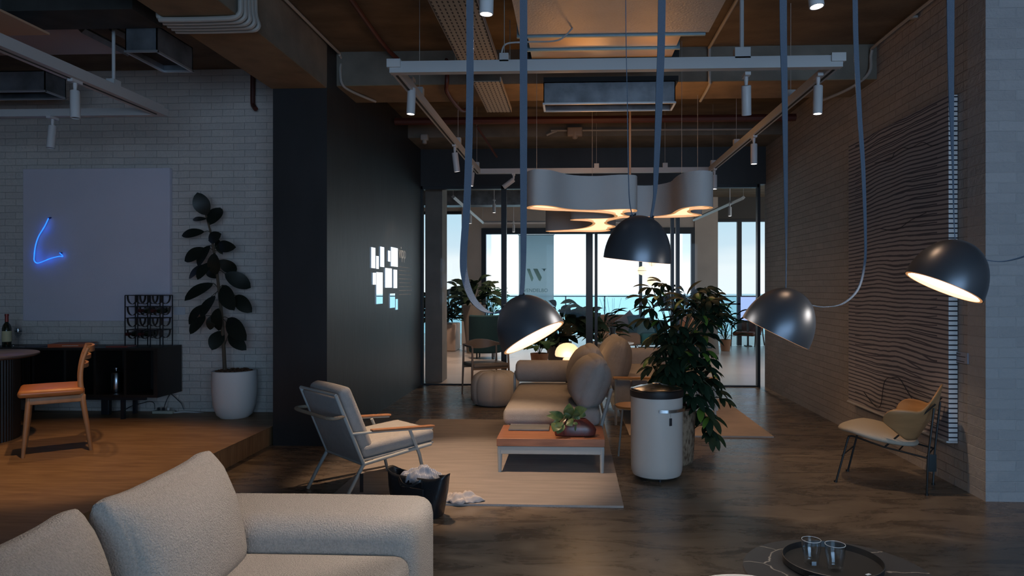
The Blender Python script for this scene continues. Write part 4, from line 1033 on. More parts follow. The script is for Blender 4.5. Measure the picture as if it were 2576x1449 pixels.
cush('back_cushion', .15, 6.16, .615, .60, .46, .33, .36, .10, t)
cush('back_cushion', .13, 6.84, .635, .62, .49, .33, .32, .05, t)
# things on the bench
q = atz(1350, 1079, .278)
t = thing('magazine', 'grey magazine lying on the teak bench', 'magazine', (-.37, 5.62, .278))
MB().rbox((-.355, 5.70, .286), (.33, .20, .012), .002, n=1).build('pages', mat('grey_magazine', (.17, .18, .19), .45, var=.2, vscale=12), t)
MB().box(-.52, -.19, 5.80, 5.803, .2925, .2945).build('spine', M_page, t)
# planter bag with pothos
c = aty(1437, 1100, 5.45); c.z = .278
t = thing('potted_pothos', 'small variegated trailing plant in a brown leather pouch on the bench', 'plant', tuple(c))
pv = []; pf = []; N2 = 28
prof = ((0, .145, .05), (.008, .16, .062), (.05, .168, .066), (.09, .145, .055), (.125, .10, .04), (.135, .085, .030), (.12, .08, .025))
for z, hx, hy in prof:
    for k in range(N2):
        a = 2 * pi * k / N2; cc = cos(a); ss = sin(a)
        pv.append(c + V((hx * abs(cc) ** .7 * (1 if cc > 0 else -1) + .03, hy * abs(ss) ** .7 * (1 if ss > 0 else -1), z)))
pf = [(i * N2 + j, i * N2 + (j + 1) % N2, (i + 1) * N2 + (j + 1) % N2, (i + 1) * N2 + j) for i in range(len(prof) - 1) for j in range(N2)] + [tuple(reversed(range(N2))), tuple(range((len(prof) - 1) * N2, len(prof) * N2))]
MB().add(pv, pf).build('leather_pouch', mat('oxblood_leather', (.13, .035, .03), .28, var=.3, vscale=10), t)
M_po = mat('pothos_leaf', (.035, .095, .03), .4, col2=(.12, .17, .07), vscale=25)
fol = MB(); sk = MB(); root = c + V((0, 0, .12))
PL = [((1435, 1050), (1432, 1014), 30), ((1445, 1040), (1478, 1028), 26), ((1425, 1045), (1440, 1025), 26), ((1420, 1055), (1374, 1046), 18), ((1418, 1050), (1380, 1036), 16), ((1405, 1068), (1392, 1086), 30), ((1415, 1062), (1402, 1092), 26),
      ((1425, 1060), (1414, 1084), 24), ((1440, 1055), (1462, 1062), 26), ((1450, 1066), (1456, 1086), 26), ((1455, 1040), (1474, 1046), 20), ((1430, 1056), (1440, 1072), 24), ((1412, 1064), (1388, 1068), 22), ((1428, 1036), (1424, 1052), 20), ((1446, 1048), (1449, 1030), 20)]
for i, (b_, e_, wd) in enumerate(PL):
    D1 = c.dot(FW) + random.uniform(-.08, .03); B = atd(*b_, D1); E = atd(*e_, D1 + random.uniform(-.06, .02))
    fol.leaf(B, E, wd * D1 / FPX, (random.uniform(-.4, .4), -1, .5), arch=.15, n=7, fold=.2, shape=1)
    sk.tube(smooth_path([root, (root + B) / 2 + V((0, 0, .03)), B], 3), .0028, 5)
fol.build('foliage', M_po, t); sk.build('stalks', mat('green_stalk', (.08, .12, .04), .6), t)

# pouf
c = atz(1240, 1026, 0); c = V((c.x, c.y + .26, 0))
t = thing('pouf', 'round pale segmented pouf left of the daybed', 'pouf', tuple(c))
vs = []; NP = 96; prof = [(.10, 0), (.23, .004), (.275, .03), (.30, .10), (.305, .19), (.30, .28), (.27, .36), (.20, .405), (.11, .415), (.03, .40), (0, .395)]
for r_, z in prof:
    for k in range(NP):
        a = 2 * pi * k / NP; g_ = abs(sin(a * 4)) ** .35; rr_ = r_ * (1 - .055 * (1 - g_) * (1 if z > .02 else .3))
        vs.append(c + V((rr_ * cos(a), rr_ * sin(a), z - (.01 * (1 - g_) if z > .3 and r_ > .02 else 0))))
k = len(prof)
fs = [(i * NP + j, i * NP + (j + 1) % NP, (i + 1) * NP + (j + 1) % NP, (i + 1) * NP + j) for i in range(k - 1) for j in range(NP)] + [tuple(reversed(range(NP)))]
M_pouf = mat('ivory_wool', (.50, .48, .455), .95, bump=.4, bscale=200)
MB().add(vs, fs).build('pouf_cover', M_pouf, t, smooth=80)
MB().lathe([(0, 0), (.016, .002), (.02, .008), (0, .012)], (c.x, c.y, .392), 14).build('centre_button', M_pouf, t)

# wooden armchair behind pouf
t = thing('armchair', 'slim wooden armchair with curved back rail beside the glass wall', 'chair', (0, 0, 0)) if False else None
c = V((-1.17, 9.25, 0))
t = thing('armchair', 'slim pale wooden armchair with low curved back beyond the pouf', 'chair', tuple(c), R(28))
M_pw = mat('pale_brown_wood', (.26, .17, .11), .5)
for sx in (-1, 1):
    MB().tube([(sx * .27, -.22, 0), (sx * .255, -.2, .4), (sx * .25, -.19, .66)], [.011, .016, .013], 8).build('leg', M_pw, t, local=True)
    MB().tube([(sx * .25, .22, 0), (sx * .24, .2, .42), (sx * .235, .2, .68)], [.011, .016, .013], 8).build('leg', M_pw, t, local=True)
P = [V((.27 * cos(a), .0 + .24 * sin(a) + (0 if a > 0 and a < pi else -.0), .67)) for a in [pi * k / 14 for k in range(15)]]
P = [V((.265, -.22, .665))] + P + [V((-.265, -.22, .665))]
MB().strap(P, (0, 0, 1), [.022] * 3 + [.03, .05, .08, .11, .125, .13, .125, .11, .08, .05, .03] + [.022] * 3, .011).build('curved_arm_rail', M_pw, t, local=True)
MB().rbox((0, 0, .415), (.49, .44, .05), .02, (0, 0, .01), n=4).build('seat', mat('taupe_leather', (.24, .19, .15), .5), t, local=True)
MB().box(-.24, .24, -.2, -.17, .36, .395).box(-.24, .24, .18, .2, .36, .395).build('seat_apron', M_pw, t, local=True)

# mushroom lamp on side table
q = aty(1427, 913, 7.95)
t = thing('side_table', 'small round side table behind the bolster carrying the lamp', 'table', (q.x, 7.95, 0))
MB().lathe([(0, q.z - .02), (.2, q.z - .02), (.2, q.z), (0, q.z)], (q.x, 7.95, 0), 32).build('tabletop', M_bwood, t)
MB().tube([(q.x, 7.95, .01), (q.x, 7.95, q.z - .02)], .02, 10).build('column', M_frame, t)
MB().lathe([(0, 0), (.15, 0), (.15, .012), (0, .016)], (q.x, 7.95, 0), 28).build('foot', M_frame, t)
M_sh = mat('glowing_opal_shade', (1, .8, .6), .5, emit=(1.0, .66, .36), es=1.15)
t = thing('mushroom_table_lamp', 'glowing cream mushroom shaped table lamp behind the bolster', 'table lamp', (q.x, 7.95, q.z))
MB().lathe([(0, 0), (.05, 0), (.056, .02), (.05, .05), (.03, .062), (0, .065)], (q.x, 7.95, q.z), 26).build('lamp_base', mat('glowing_base', (1, .8, .7), .5, emit=(1, .55, .38), es=.75), t)
MB().lathe([(0, .075), (.10, .072), (.135, .078), (.142, .095), (.138, .135), (.12, .175), (.09, .205), (.05, .224), (.015, .230), (0, .226)], (q.x, 7.95, q.z), 36).build('lamp_shade', M_sh, t)
MB().tube([(q.x, 7.95, q.z + .06), (q.x, 7.95, q.z + .08)], .02, 12).build('lamp_neck', M_pipe, t)
point_lamp('table_lamp_glow', (q.x, 7.95 - .20, q.z + .10), 3.0, (1, .55, .25), .1)

# second sofa
t = thing('sofa', 'beige modular sofa with teak arm rail standing behind the daybed', 'sofa', (1.0, 8.1, 0))
MB().rbox((1.0, 8.1, .37), (1.0, 1.55, .2), .06, (0, 0, .015), n=7).build('seat_cushion', M_sofa, t)
MB().rbox((1.0, 8.98, .50), (1.0, .2, .32), .07, n=6).build('end_cushion', M_sofa, t)
q = aty(1548, 920, 7.55)
cush('back_cushion', q.x, 7.58, .625, .62, .54, .30, .24, .06, t)
cush('back_cushion', q.x, 8.3, .62, .62, .50, .30, .24, .0, t)
MB().box(.42, 1.5, 7.14, 7.19, .495, .52).build('arm_rail', mat('honey_wood', (.5, .26, .09), .45), t, bevel=.006)
pn = MB()
for k in range(6): pn.rbox((.52 + k * .175, 7.22, .35), (.17, .07, .27), .03, n=2)
pn.build('arm_pad', M_gf, t)
MB().box(.42, 1.5, 7.2, 9.05, .17, .22).build('base_frame', M_mm, t)
for x, y in ((.45, 7.2), (1.47, 7.2), (.45, 9.0), (1.47, 9.0)):
    MB().tube([(x, y, .0145), (x, y, .51)], .014, 8).build('leg', M_mm, t)
# side table by the bin
q = atz(1592, 1018, .45)
t = thing('side_table', 'small round wood topped side table partly hidden by the white bin', 'table', (q.x, q.y, 0))
MB().lathe([(0, .435), (.14, .43), (.15, .442), (.15, .45), (0, .45)], (q.x, q.y, 0), 32).build('tabletop', mat('honey_wood', (.5, .26, .09), .45), t)
for a in (.6, 2.7, 4.8): MB().tube([(q.x + .13 * cos(a), q.y + .13 * sin(a), 0), (q.x + .09 * cos(a), q.y + .09 * sin(a), .43)], .008, 8).build('leg', M_mm, t)

# ------------------------------------------------------------ white bin
c = atz(1657, 1213, 0); c = V((c.x, c.y + .13, 0)); BR = .195
M_bin = mat('cream_enamel', (.56, .55, .53), .42)
t = thing('pedal_bin', 'tall white cylindrical bin with domed steel lid and black rubber band', 'bin', tuple(c))
MB().lathe([(0, .022), (BR * .80, .022), (BR * .93, .035), (BR * .985, .065), (BR, .11), (BR, .625), (BR - .01, .63), (0, .63)], c, 64).build('body', M_bin, t)
MB().lathe([(BR - .02, .622), (BR + .004, .622), (BR + .006, .63), (BR + .006, .668), (BR - .004, .674), (BR - .02, .672)], c, 64, closed=True).build('rubber_band', mat('black_rubber', (.012, .012, .014), .5), t)
M_ss = mat('brushed_steel', (.62, .62, .63), .2, 1.0)
MB().lathe([(BR - .004, .670), (BR + .001, .678), (BR - .006, .684), (BR - .014, .680), (.15, .690), (.08, .704), (.03, .712), (0, .7135)], c, 64).build('lid', M_ss, t)
MB().lathe([(.03, .7125), (.034, .7155), (.03, .7185), (0, .720)], c, 24).build('lid_button', M_ss, t)
hp = []
for k in range(13):
    a = -pi / 2 - .04 + k / 12 * 1.62; rr_ = BR + .004 + .018 * min(1, 4 * min(k / 12, 1 - k / 12) + .15)
    hp.append(c + V((rr_ * cos(a), rr_ * sin(a), .535 + .0 * k)))
MB().strap(hp, (0, 0, 1), .022, .003).build('handle', M_ss, t)
a = -pi / 2 + .42
q = c + V(((BR + .004) * cos(a), (BR + .004) * sin(a), .455))
MB().rbox(q, (.022, .004, .056), .0015, n=1, rot=Matrix.Rotation(.42, 3, 'Z')).build('hang_tag', M_frame, t)
MB().tube([q + V((0, 0, .026)), q + V((0, -.003, .07))], .0012, 5).build('tag_string', M_pipe, t)
for k in range(3):
    a = k * 2.1 + .6; MB().lathe([(0, 0), (.012, 0), (.012, .024), (0, .024)], c + V((.12 * cos(a), .12 * sin(a), 0)), 10).build('foot', M_frame, t)

# ------------------------------------------------------------ big plant in woven basket
c = atz(1708, 1174, 0); c = V((c.x, c.y + .15, 0))
t = thing('potted_umbrella_plant', 'tall leafy green plant in a woven basket behind the white bin', 'plant', tuple(c))
mw = bpy.data.materials.new('woven_basket'); mw.use_nodes = True
tt = mw.node_tree; b = tt.nodes['Principled BSDF']; b.inputs['Roughness'].default_value = .85
ck = tt.nodes.new('ShaderNodeTexNoise'); ck.inputs['Scale'].default_value = 45
tcn = tt.nodes.new('ShaderNodeTexCoord'); mq = tt.nodes.new('ShaderNodeMapping'); mq.inputs['Scale'].default_value = (1, 1, .45)
tt.links.new(tcn.outputs['Object'], mq.inputs[0]); tt.links.new(mq.outputs[0], ck.inputs['Vector'])
rr2 = tt.nodes.new('ShaderNodeValToRGB'); rr2.color_ramp.elements[0].color = (.10, .06, .035, 1); rr2.color_ramp.elements[1].color = (.34, .25, .17, 1)
rr2.color_ramp.elements[0].position = .34; rr2.color_ramp.elements[1].position = .6
tt.links.new(ck.outputs[0], rr2.inputs[0]); tt.links.new(rr2.outputs[0], b.inputs['Base Color'])
bp = tt.nodes.new('ShaderNodeBump'); bp.inputs['Strength'].default_value = .8; tt.links.new(ck.outputs[0], bp.inputs['Height']); tt.links.new(bp.outputs[0], b.inputs['Normal'])
MB().lathe([(0, 0), (.125, 0), (.14, .02), (.15, .2), (.157, .38), (.158, .46), (.148, .46), (.145, .40), (0, .40)], c, 40).build('basket', mw, t)
MB().lathe([(.142, .452), (.152, .44), (.160, .452), (.152, .466)], c, 40, closed=True).build('rim', mat('red_brown_rim', (.14, .04, .03), .5), t)
MB().lathe([(0, .41), (.144, .405)], c, 24).build('soil', mat('dark_soil', (.03, .02, .015), .9), t)
DC = c.dot(FW)
random.seed(21)
fol = MB(); fol2 = MB(); sk = MB()
cl = [(1640, 722, .1), (1668, 712, .1), (1622, 748, .05), (1655, 745, .0), (1640, 775, .0), (1628, 800, -.05), (1660, 805, .0), (1690, 735, .1), (1700, 760, .1), (1725, 750, 0), (1755, 735, 0), (1775, 722, .05), (1790, 745, 0), (1760, 760, -.1),
      (1800, 765, -.1), (1735, 790, -.1), (1770, 790, -.15), (1705, 800, .0), (1790, 800, .0), (1810, 785, .05), (1720, 825, .1), (1690, 840, .1),
      (1690, 870, 0), (1720, 860, -.1), (1750, 860, .1), (1670, 880, .05), (1650, 895, 0), (1640, 920, -.05), (1700, 900, -.12), (1735, 895, -.15), (1765, 885, 0), (1775, 920, -.1), (1745, 930, -.2), (1710, 940, -.15), (1680, 935, -.1),
      (1655, 945, -.1), (1725, 965, -.2), (1760, 960, -.2), (1785, 950, 0), (1700, 965, -.1), (1670, 960, 0), (1745, 995, -.2), (1715, 990, .1), (1775, 990, -.1), (1800, 980, -.05), (1815, 1000, -.05), (1765, 1020, -.2), (1785, 1045, -.2), (1775, 1070, -.2), (1790, 1085, -.22),
      (1735, 1020, 0), (1700, 820, -.1), (1745, 840, -.1), (1680, 915, -.2), (1715, 880, .2), (1750, 905, .2), (1690, 950, .2), (1730, 945, .15), (1665, 840, .05), (1775, 840, 0)]
for k in range(26): cl.append((random.uniform(1655, 1785), random.uniform(835, 965), random.uniform(-.25, .25)))
for k in range(10): cl.append((random.uniform(1690, 1800), random.uniform(740, 830), random.uniform(-.2, .2)))
base = c + V((0, 0, .42))
for i, (u, v, dd) in enumerate(cl):
    C = atd(u, v, DC + dd)
    outw = (C - atd(1715, 900, DC)); outw.y += random.uniform(-.3, .3)
    outw.z *= .3
    if outw.length < .05: outw = V((random.uniform(-1, 1), random.uniform(-1, 1), 0))
    outw.normalize(); sidev = outw.cross(V((0, 0, 1))).normalized()
    nL = random.randint(6, 8)
    big = random.uniform(.85, 1.15)
    for k in range(nL):
        f_ = (k / (nL - 1) - .5) * 2; a = f_ * 1.9 + random.uniform(-.15, .15)
        dr = (outw * cos(a) + sidev * sin(a)); dr.z -= random.uniform(.35, 1.0); dr.normalize()
        L = (.155 - .03 * abs(f_)) * big * random.uniform(.85, 1.15)
        s0 = C + dr * .012
        (fol2 if random.random() < .07 else fol).leaf(s0, s0 + dr * L, L * .34, (dr.y * .2, -.3, 1), arch=.10, n=6, fold=.25)
    if v > 985: mp_ = atd(1760, 950, DC - .1); P = [base, atd(1730, 960, DC), mp_, C]
    else: P = [base, base + V((0, 0, .15)) + V(((C.x - base.x) * .25, (C.y - base.y) * .3, (C.z - base.z) * .45)), C]
    sk.tube(smooth_path(P, 4), .0038, 5)
for k in range(5):
    sk.tube(smooth_path([base + V((.02 * k - .04, 0, 0)), base + V((.03 * k - .06, 0, .3)), base + V((.07 * k - .14, .02, .62)), base + V((.1 * k - .2, .02, .8))], 4), .008, 6)
M_lf = mat('deep_green_leaf', (.013, .036, .019), .65, var=.4, vscale=12, spec=.18)
fol.build('foliage', M_lf, t); fol2.build('young_foliage', mat('bright_green_leaf', (.10, .20, .03), .4), t); sk.build('stems', mat('dark_green_stem', (.04, .06, .025), .6), t)

# ------------------------------------------------------------ right: striped artwork, shell chair
ma_ = bpy.data.materials.new('threaded_canvas'); ma_.use_nodes = True
tt = ma_.node_tree; b = tt.nodes['Principled BSDF']; b.inputs['Roughness'].default_value = .9
g = tt.nodes.new('ShaderNodeNewGeometry'); s_ = tt.nodes.new('ShaderNodeSeparateXYZ'); tt.links.new(g.outputs['Position'], s_.inputs[0])
def MN(op, a=None, b_=None, c_=None):
    n_ = tt.nodes.new('ShaderNodeMath'); n_.operation = op
    for i, x in enumerate((a, b_, c_)):
        if x is None: continue
        if isinstance(x, (int, float)): n_.inputs[i].default_value = x
        else: tt.links.new(x, n_.inputs[i])
    return n_.outputs[0]
mq = tt.nodes.new('ShaderNodeMapping'); mq.inputs['Scale'].default_value = (1, .9, 1.6); tt.links.new(g.outputs['Position'], mq.inputs[0])
nn1 = tt.nodes.new('ShaderNodeTexNoise'); nn1.inputs['Scale'].default_value = 1.0; nn1.inputs['Detail'].default_value = 1.5; tt.links.new(mq.outputs[0], nn1.inputs['Vector'])
nn2 = tt.nodes.new('ShaderNodeTexNoise'); nn2.inputs['Scale'].default_value = 7; nn2.inputs['Detail'].default_value = 2; tt.links.new(mq.outputs[0], nn2.inputs['Vector'])
dist = MN('MULTIPLY', MN('SUBTRACT', nn1.outputs[0], .5), .17)
dist2 = MN('MULTIPLY', MN('SUBTRACT', nn2.outputs[0], .5), .016)
# threads run straight at the two edges and wander in between
e0 = MN('MINIMUM', MN('MULTIPLY', MN('SUBTRACT', 6.93, s_.outputs[1]), 1.6), MN('MULTIPLY', MN('SUBTRACT', s_.outputs[1], 5.12), 1.6))
e1 = MN('MINIMUM', MN('MAXIMUM', e0, 0.0), 1.0)
zz = MN('ADD', s_.outputs[2], MN('MULTIPLY', MN('ADD', dist, dist2), e1))
fr_ = MN('FRACT', MN('DIVIDE', zz, .0352))
front = MN('LESS_THAN', s_.outputs[0], 2.7175)
thr = MN('ADD', MN('MULTIPLY', front, .06), .28)
line = MN('LESS_THAN', fr_, thr)
fr2 = MN('FRACT', MN('DIVIDE', MN('ADD', MN('MULTIPLY', s_.outputs[2], 1.0), MN('MULTIPLY', dist, 1.55)), .07))
line2 = MN('MULTIPLY', MN('MULTIPLY', MN('LESS_THAN', fr2, .12), MN('GREATER_THAN', e1, .25)), front)
ln = MN('MAXIMUM', line, line2)
mx = tt.nodes.new('ShaderNodeMix'); mx.data_type = 'RGBA'
m4 = tt.nodes.new('ShaderNodeMix'); m4.data_type = 'RGBA'; m4.inputs['A'].default_value = (.82, .82, .82, 1); m4.inputs['B'].default_value = (.42, .39, .41, 1)
tt.links.new(front, m4.inputs['Factor']); tt.links.new(m4.outputs['Result'], mx.inputs['A'])
m3 = tt.nodes.new('ShaderNodeMix'); m3.data_type = 'RGBA'; m3.inputs['A'].default_value = (.02, .02, .03, 1); m3.inputs['B'].default_value = (.10, .10, .125, 1)
tt.links.new(front, m3.inputs['Factor']); tt.links.new(m3.outputs['Result'], mx.inputs['B'])
tt.links.new(ln, mx.inputs['Factor']); tt.links.new(mx.outputs['Result'], b.inputs['Base Color'])
t = thing('thread_artwork', 'large canvas wrapped with wavy dark threads on the right brick wall', 'picture', (2.75, 6.0, .33))
MB().box(2.716, 2.78, 5.12, 6.93, .334, 2.835).build('canvas', ma_, t)
MB().box(2.70, 2.712, 5.118, 6.93, .32, .332).box(2.712, 2.78, 5.118, 6.93, .318, .332).build('bottom_batten', M_white, t)
for pl_, r_ in ((((2172, 985), (2200, 1020), (2215, 1020), (2225, 960), (2245, 950), (2262, 952), (2280, 980), (2310, 1030)), .003), (((2215, 575), (2245, 580), (2262, 575), (2290, 555), (2330, 535)), .0025), (((2200, 410), (2240, 402), (2250, 385), (2270, 372), (2290, 373), (2320, 358), (2340, 366), (2360, 364)), .0025)):
    MB().tube(smooth_path([atx(u, v, 2.706) for u, v in pl_], 5), r_, 5).build('loose_thread', mat('dark_thread', (.03, .03, .04), .9), t)
a = atx(2397, 882, 2.78); b_ = atx(2436, 916, 2.78)
t = thing('wall_label', 'small grey caption plate beside the threaded canvas', 'label', (2.78, a.y, b_.z))
MB().box(2.772, 2.783, b_.y, a.y, b_.z, a.z).build('plate', mat('acrylic_plate', (.36, .36, .42), .4), t)
for k, wd in enumerate((.5, .8, .0, .75, .35)):
    if wd: MB().box(2.7712, 2.772, a.y - (a.y - b_.y) * (.08 + wd), a.y - (a.y - b_.y) * .08, a.z - .012 - .017 * k - .005, a.z - .012 - .017 * k).build('text_line', M_ins, t)

# shell chair
org = V((2.305, 5.205, 0)); rz = math.atan2(.556, -.83) - pi / 2
t = thing('shell_lounge_chair', 'oak shell lounge chair with beige seat on black rod legs by the right wall', 'chair', tuple(org), rz)
M_rod = mat('black_rod', (.012, .013, .014), .4); M_ply = mat('oak_ply', (.46, .25, .11), .45, var=.2, vscale=4, stretch=(1, 1, 5)); M_seat = mat('beige_seat_wool', (.47, .41, .33), .95, bump=.4, bscale=200)
for sx in (-1, 1):
    MB().tube(smooth_path([(sx * .185, .30, 0), (sx * .17, .225, .31), (sx * .168, .212, .345), (sx * .165, .19, .352)], 4), .0075, 8).lathe([(0, 0), (.013, 0), (.013, .012), (0, .014)], (sx * .186, .302, 0), 10).build('front_leg', M_rod, t, local=True)
    MB().tube([(sx * .165, .19, .352), (sx * .195, -.03, .305), (sx * .178, -.30, .262)], .0065, 8).build('seat_rail', M_rod, t, local=True)
    MB().tube([(sx * .162, -.29, 0), (sx * .178, -.30, .26), (sx * .168, -.335, .61)], .0075, 8).lathe([(0, 0), (.013, 0), (.013, .012), (0, .014)], (sx * .162, -.29, 0), 10).build('rear_leg', M_rod, t, local=True)
    MB().tube([(sx * .168, -.345, .64), (sx * .195, -.03, .305)], .0065, 8).build('back_strut', M_rod, t, local=True)
for a_, b_ in (((-.178, .26, .20), (.178, .26, .20)), ((-.188, -.12, .293), (.188, -.12, .293)), ((-.178, -.29, .264), (.178, -.29, .264))):
    MB().tube([a_, b_], .005, 8).build('cross_bar', M_rod, t, local=True)
# seat pad
NS = 40; vs = []
def seat_r(a):
    x = cos(a); y = sin(a)
    return V((.28 * x * (1 + .10 * y), .27 * y * (1 + .0 * x)))
rings = [(0, .02), (.35, .022), (.65, .022), (.85, .017), (.96, .006), (1.0, -.008), (.97, -.022), (.85, -.032), (.4, -.036), (0, -.036)]
for s_r, dz in rings:
    for k in range(NS):
        a = 2 * pi * k / NS; p = seat_r(a) * s_r; y = p.y
        z = .372 + (y + .05) * .19 + dz - max(0, y - .14) * .28 + .25 * abs(p.x) ** 2 * .5
        vs.append((p.x, y + .05, z))
k = len(rings)
MB().add(vs, [(i * NS + j, i * NS + (j + 1) % NS, (i + 1) * NS + (j + 1) % NS, (i + 1) * NS + j) for i in range(k - 1) for j in range(NS)]).build('seat_pad', M_seat, t, local=True, smooth=80)
# bent ply shell
nu, nv = 44, 12; vs = []
for i in range(nu + 1):
    u = 2 * i / nu - 1; au = abs(u); th_ = u * R(98)
    if au < .5: zt = .76 - (.76 - .585) * (0.5 - .5 * cos(pi * au / .5)) 
    else: zt = .585 + .012 * sin(pi * (au - .5) / .5)
    if au > .8: zt -= .075 * ((au - .8) / .2) ** 2.2
    zb = .350 + .03 * au + (.125 * ((au - .45) / .55) ** 1.6 if au > .45 else 0)
    for j in range(nv + 1):
        v = j / nv; z = zb + (zt - zb) * v
        rec = (z - .33) * .20 * max(0, cos(th_)) ** .7 if cos(th_) > 0 else 0
        rr_ = .175 + .115 * min(1, max(0, (z - .33) / .24))
        vs.append((rr_ * sin(th_) * 1.02, -.055 - (rr_ * .78) * cos(th_) - rec, z))
o = MB().add(vs, [(i * (nv + 1) + j, (i + 1) * (nv + 1) + j, (i + 1) * (nv + 1) + j + 1, i * (nv + 1) + j + 1) for i in range(nu) for j in range(nv)]).build('backrest_shell', M_ply, t, local=True, smooth=80)
s2 = o.modifiers.new('solid', 'SOLIDIFY'); s2.thickness = .010; s2.offset = 0
q = atd(2344, 1165, 5.0)
MB().rbox(q, (.066, .003, .125), .001, n=1).build('price_tag', mat('dark_card', (.02, .03, .035), .6), t)
# ------------------------------------------------------------ front sofa
M_bou = mat('grey_boucle', (.50, .45, .40), .95, bump=1.0, bscale=190, var=.22, vscale=150)
t = thing('sofa', 'large oatmeal boucle sofa in the foreground at lower left', 'sofa', (-1.1, 1.9, 0))
MB().rbox((-1.085, 2.80, .30), (.98, .42, .50), .075, (.0, .0, .01), n=9).build('armrest', M_bou, t)
MB().rbox((-1.02, 1.75, .335), (.82, 1.74, .20), .06, (0, 0, .02), n=9).build('seat_cushion', M_bou, t)
MB().rbox((-1.10, 1.8, .155), (.90, 1.9, .20), .04, n=4).build('base', M_bou, t)
MB().rbox((-1.62, 1.95, .33), (.20, 2.1, .42), .07, n=7).build('back', M_bou, t)
for x, y in ((-.7, 2.85), (-1.5, 2.85), (-.72, 1.1), (-1.5, 1.1)): MB().tube([(x, y, 0), (x, y, .07)], .02, 10).build('leg', M_frame, t)
def bcush(cx2, cy2, cz2, L, H, T, lean, yaw, roll=0):
    M_ = (Matrix.Rotation(yaw, 3, 'Z') @ Matrix.Rotation(lean, 3, 'Y'))
    def fn(o, p, h):
        q = V(o); a = p[1] / h[1]; c_ = p[2] / h[2]
        q.x *= 1 - .55 * max(0, c_) ** 2 * .8 - .18 * a ** 4
        q.z += (.030 * a ** 4 - .016) * max(0, c_); q.y *= 1 - .05 * (1 - c_ * c_); return q
    return MB().rbox((cx2, cy2, cz2), (T * .8, L, H), T * .3, (.05, 0, 0), n=10, rot=M_, fn=fn).build('back_cushion', M_bou, t, smooth=80)
bcush(-1.345, 2.28, .60, .68, .46, .26, -.22, .04, .0)
bcush(-1.37, 1.62, .60, .64, .45, .26, -.22, .04, .0)
bcush(-1.37, .98, .60, .64, .45, .26, -.22, .0, .0)

# ------------------------------------------------------------ marble coffee table
mm = bpy.data.materials.new('black_marble'); mm.use_nodes = True
tt = mm.node_tree; b = tt.nodes['Principled BSDF']; b.inputs['Roughness'].default_value = .3
g = tt.nodes.new('ShaderNodeNewGeometry')
v1 = tt.nodes.new('ShaderNodeTexVoronoi'); v1.feature = 'DISTANCE_TO_EDGE'; v1.inputs['Scale'].default_value = 3.4
n1 = tt.nodes.new('ShaderNodeTexNoise'); n1.inputs['Scale'].default_value = 6; n1.inputs['Detail'].default_value = 6
va = tt.nodes.new('ShaderNodeVectorMath'); va.operation = 'MULTIPLY_ADD'; va.inputs[1].default_value = (.16, .16, .16)
tt.links.new(g.outputs['Position'], n1.inputs['Vector']); tt.links.new(n1.outputs['Color'], va.inputs[0]); tt.links.new(g.outputs['Position'], va.inputs[2]); tt.links.new(va.outputs[0], v1.inputs['Vector'])
r = tt.nodes.new('ShaderNodeValToRGB'); r.color_ramp.elements[0].position = 0; r.color_ramp.elements[0].color = (.30, .27, .24, 1); r.color_ramp.elements[1].position = .012; r.color_ramp.elements[1].color = (.045, .045, .048, 1)
tt.links.new(v1.outputs['Distance'], r.inputs[0]); tt.links.new(r.outputs[0], b.inputs['Base Color'])
TT = .45
c = atd(2108, 722, 2.41); c = V((c.x, c.y, 0))
t = thing('coffee_table', 'round black marble coffee table at the lower right edge', 'table', tuple(c))
MB().lathe([(0, TT - .028), (.29, TT - .028), (.316, TT - .018), (.32, TT - .008), (.317, TT), (0, TT)], c, 72).build('tabletop', mm, t)
for a in (.5, 2.1, 3.7, 5.2): MB().tube([c + V((.26 * cos(a), .26 * sin(a), 0)), c + V((.2 * cos(a), .2 * sin(a), TT - .028))], .012, 10).build('leg', M_frame, t)
c2 = atz(2094, 1421, TT + .002); c2.z = TT
t = thing('tray', 'round black tray with low rim on the marble table', 'tray', tuple(c2))
TR = .168
MB().lathe([(0, .0005), (TR - .006, .0005), (TR, .004), (TR + .003, .026), (TR, .027), (TR - .004, .006), (0, .005)], c2, 64).build('tray_body', mat('matt_black_tray', (.015, .015, .016), .45), t)
M_tg = thin_glass('tumbler_glass', (.93, .95, .96), .07)
def tumbler(label, u, v, bump_, s=1.0, sticker=False):
    q = atz(u, v, TT + .006); q.z = TT + .0055
    t = thing('drinking_glass', label, 'glass', tuple(q))
    R_ = .033 * s; Hh = .088 * s
    o_ = [(0, 0), (R_ * .62, .0), (R_ * .74, .004), (R_ * .80, Hh * .18), (R_ * .84, Hh * .38), (R_ * .93, Hh * .5), (R_ * .99, Hh * .72), (R_, Hh)]
    i_ = [(R_ * .96, Hh), (R_ * .95, Hh * .72), (R_ * .89, Hh * .52), (R_ * .79, Hh * .40), (R_ * .74, Hh * .2), (R_ * .6, Hh * .12), (0, Hh * .10)]
    MB().lathe(o_ + i_, q, 36).build('tumbler', M_tg, t)
    MB().lathe([(R_ * .965, Hh - .0005), (R_ * 1.01, Hh - .0005), (R_ * 1.01, Hh + .0008), (R_ * .965, Hh + .0008)], q, 36, closed=True).build('lip', mat('bright_glass_edge', (.75, .8, .85), .1, .3), t)
    if sticker: MB().box(q.x - .008, q.x + .008, q.y - R_ * .86, q.y - R_ * .855, q.z + .006, q.z + .020).build('price_sticker', M_page, t)
tumbler('clear tumbler on the black tray, left one with a small square sticker', 2041, 1419, 0, sticker=True)
tumbler('clear tumbler on the black tray, right one with thick dimpled base', 2101, 1434, 0, 1.03)
q = atz(2042, 1444, TT + .03)
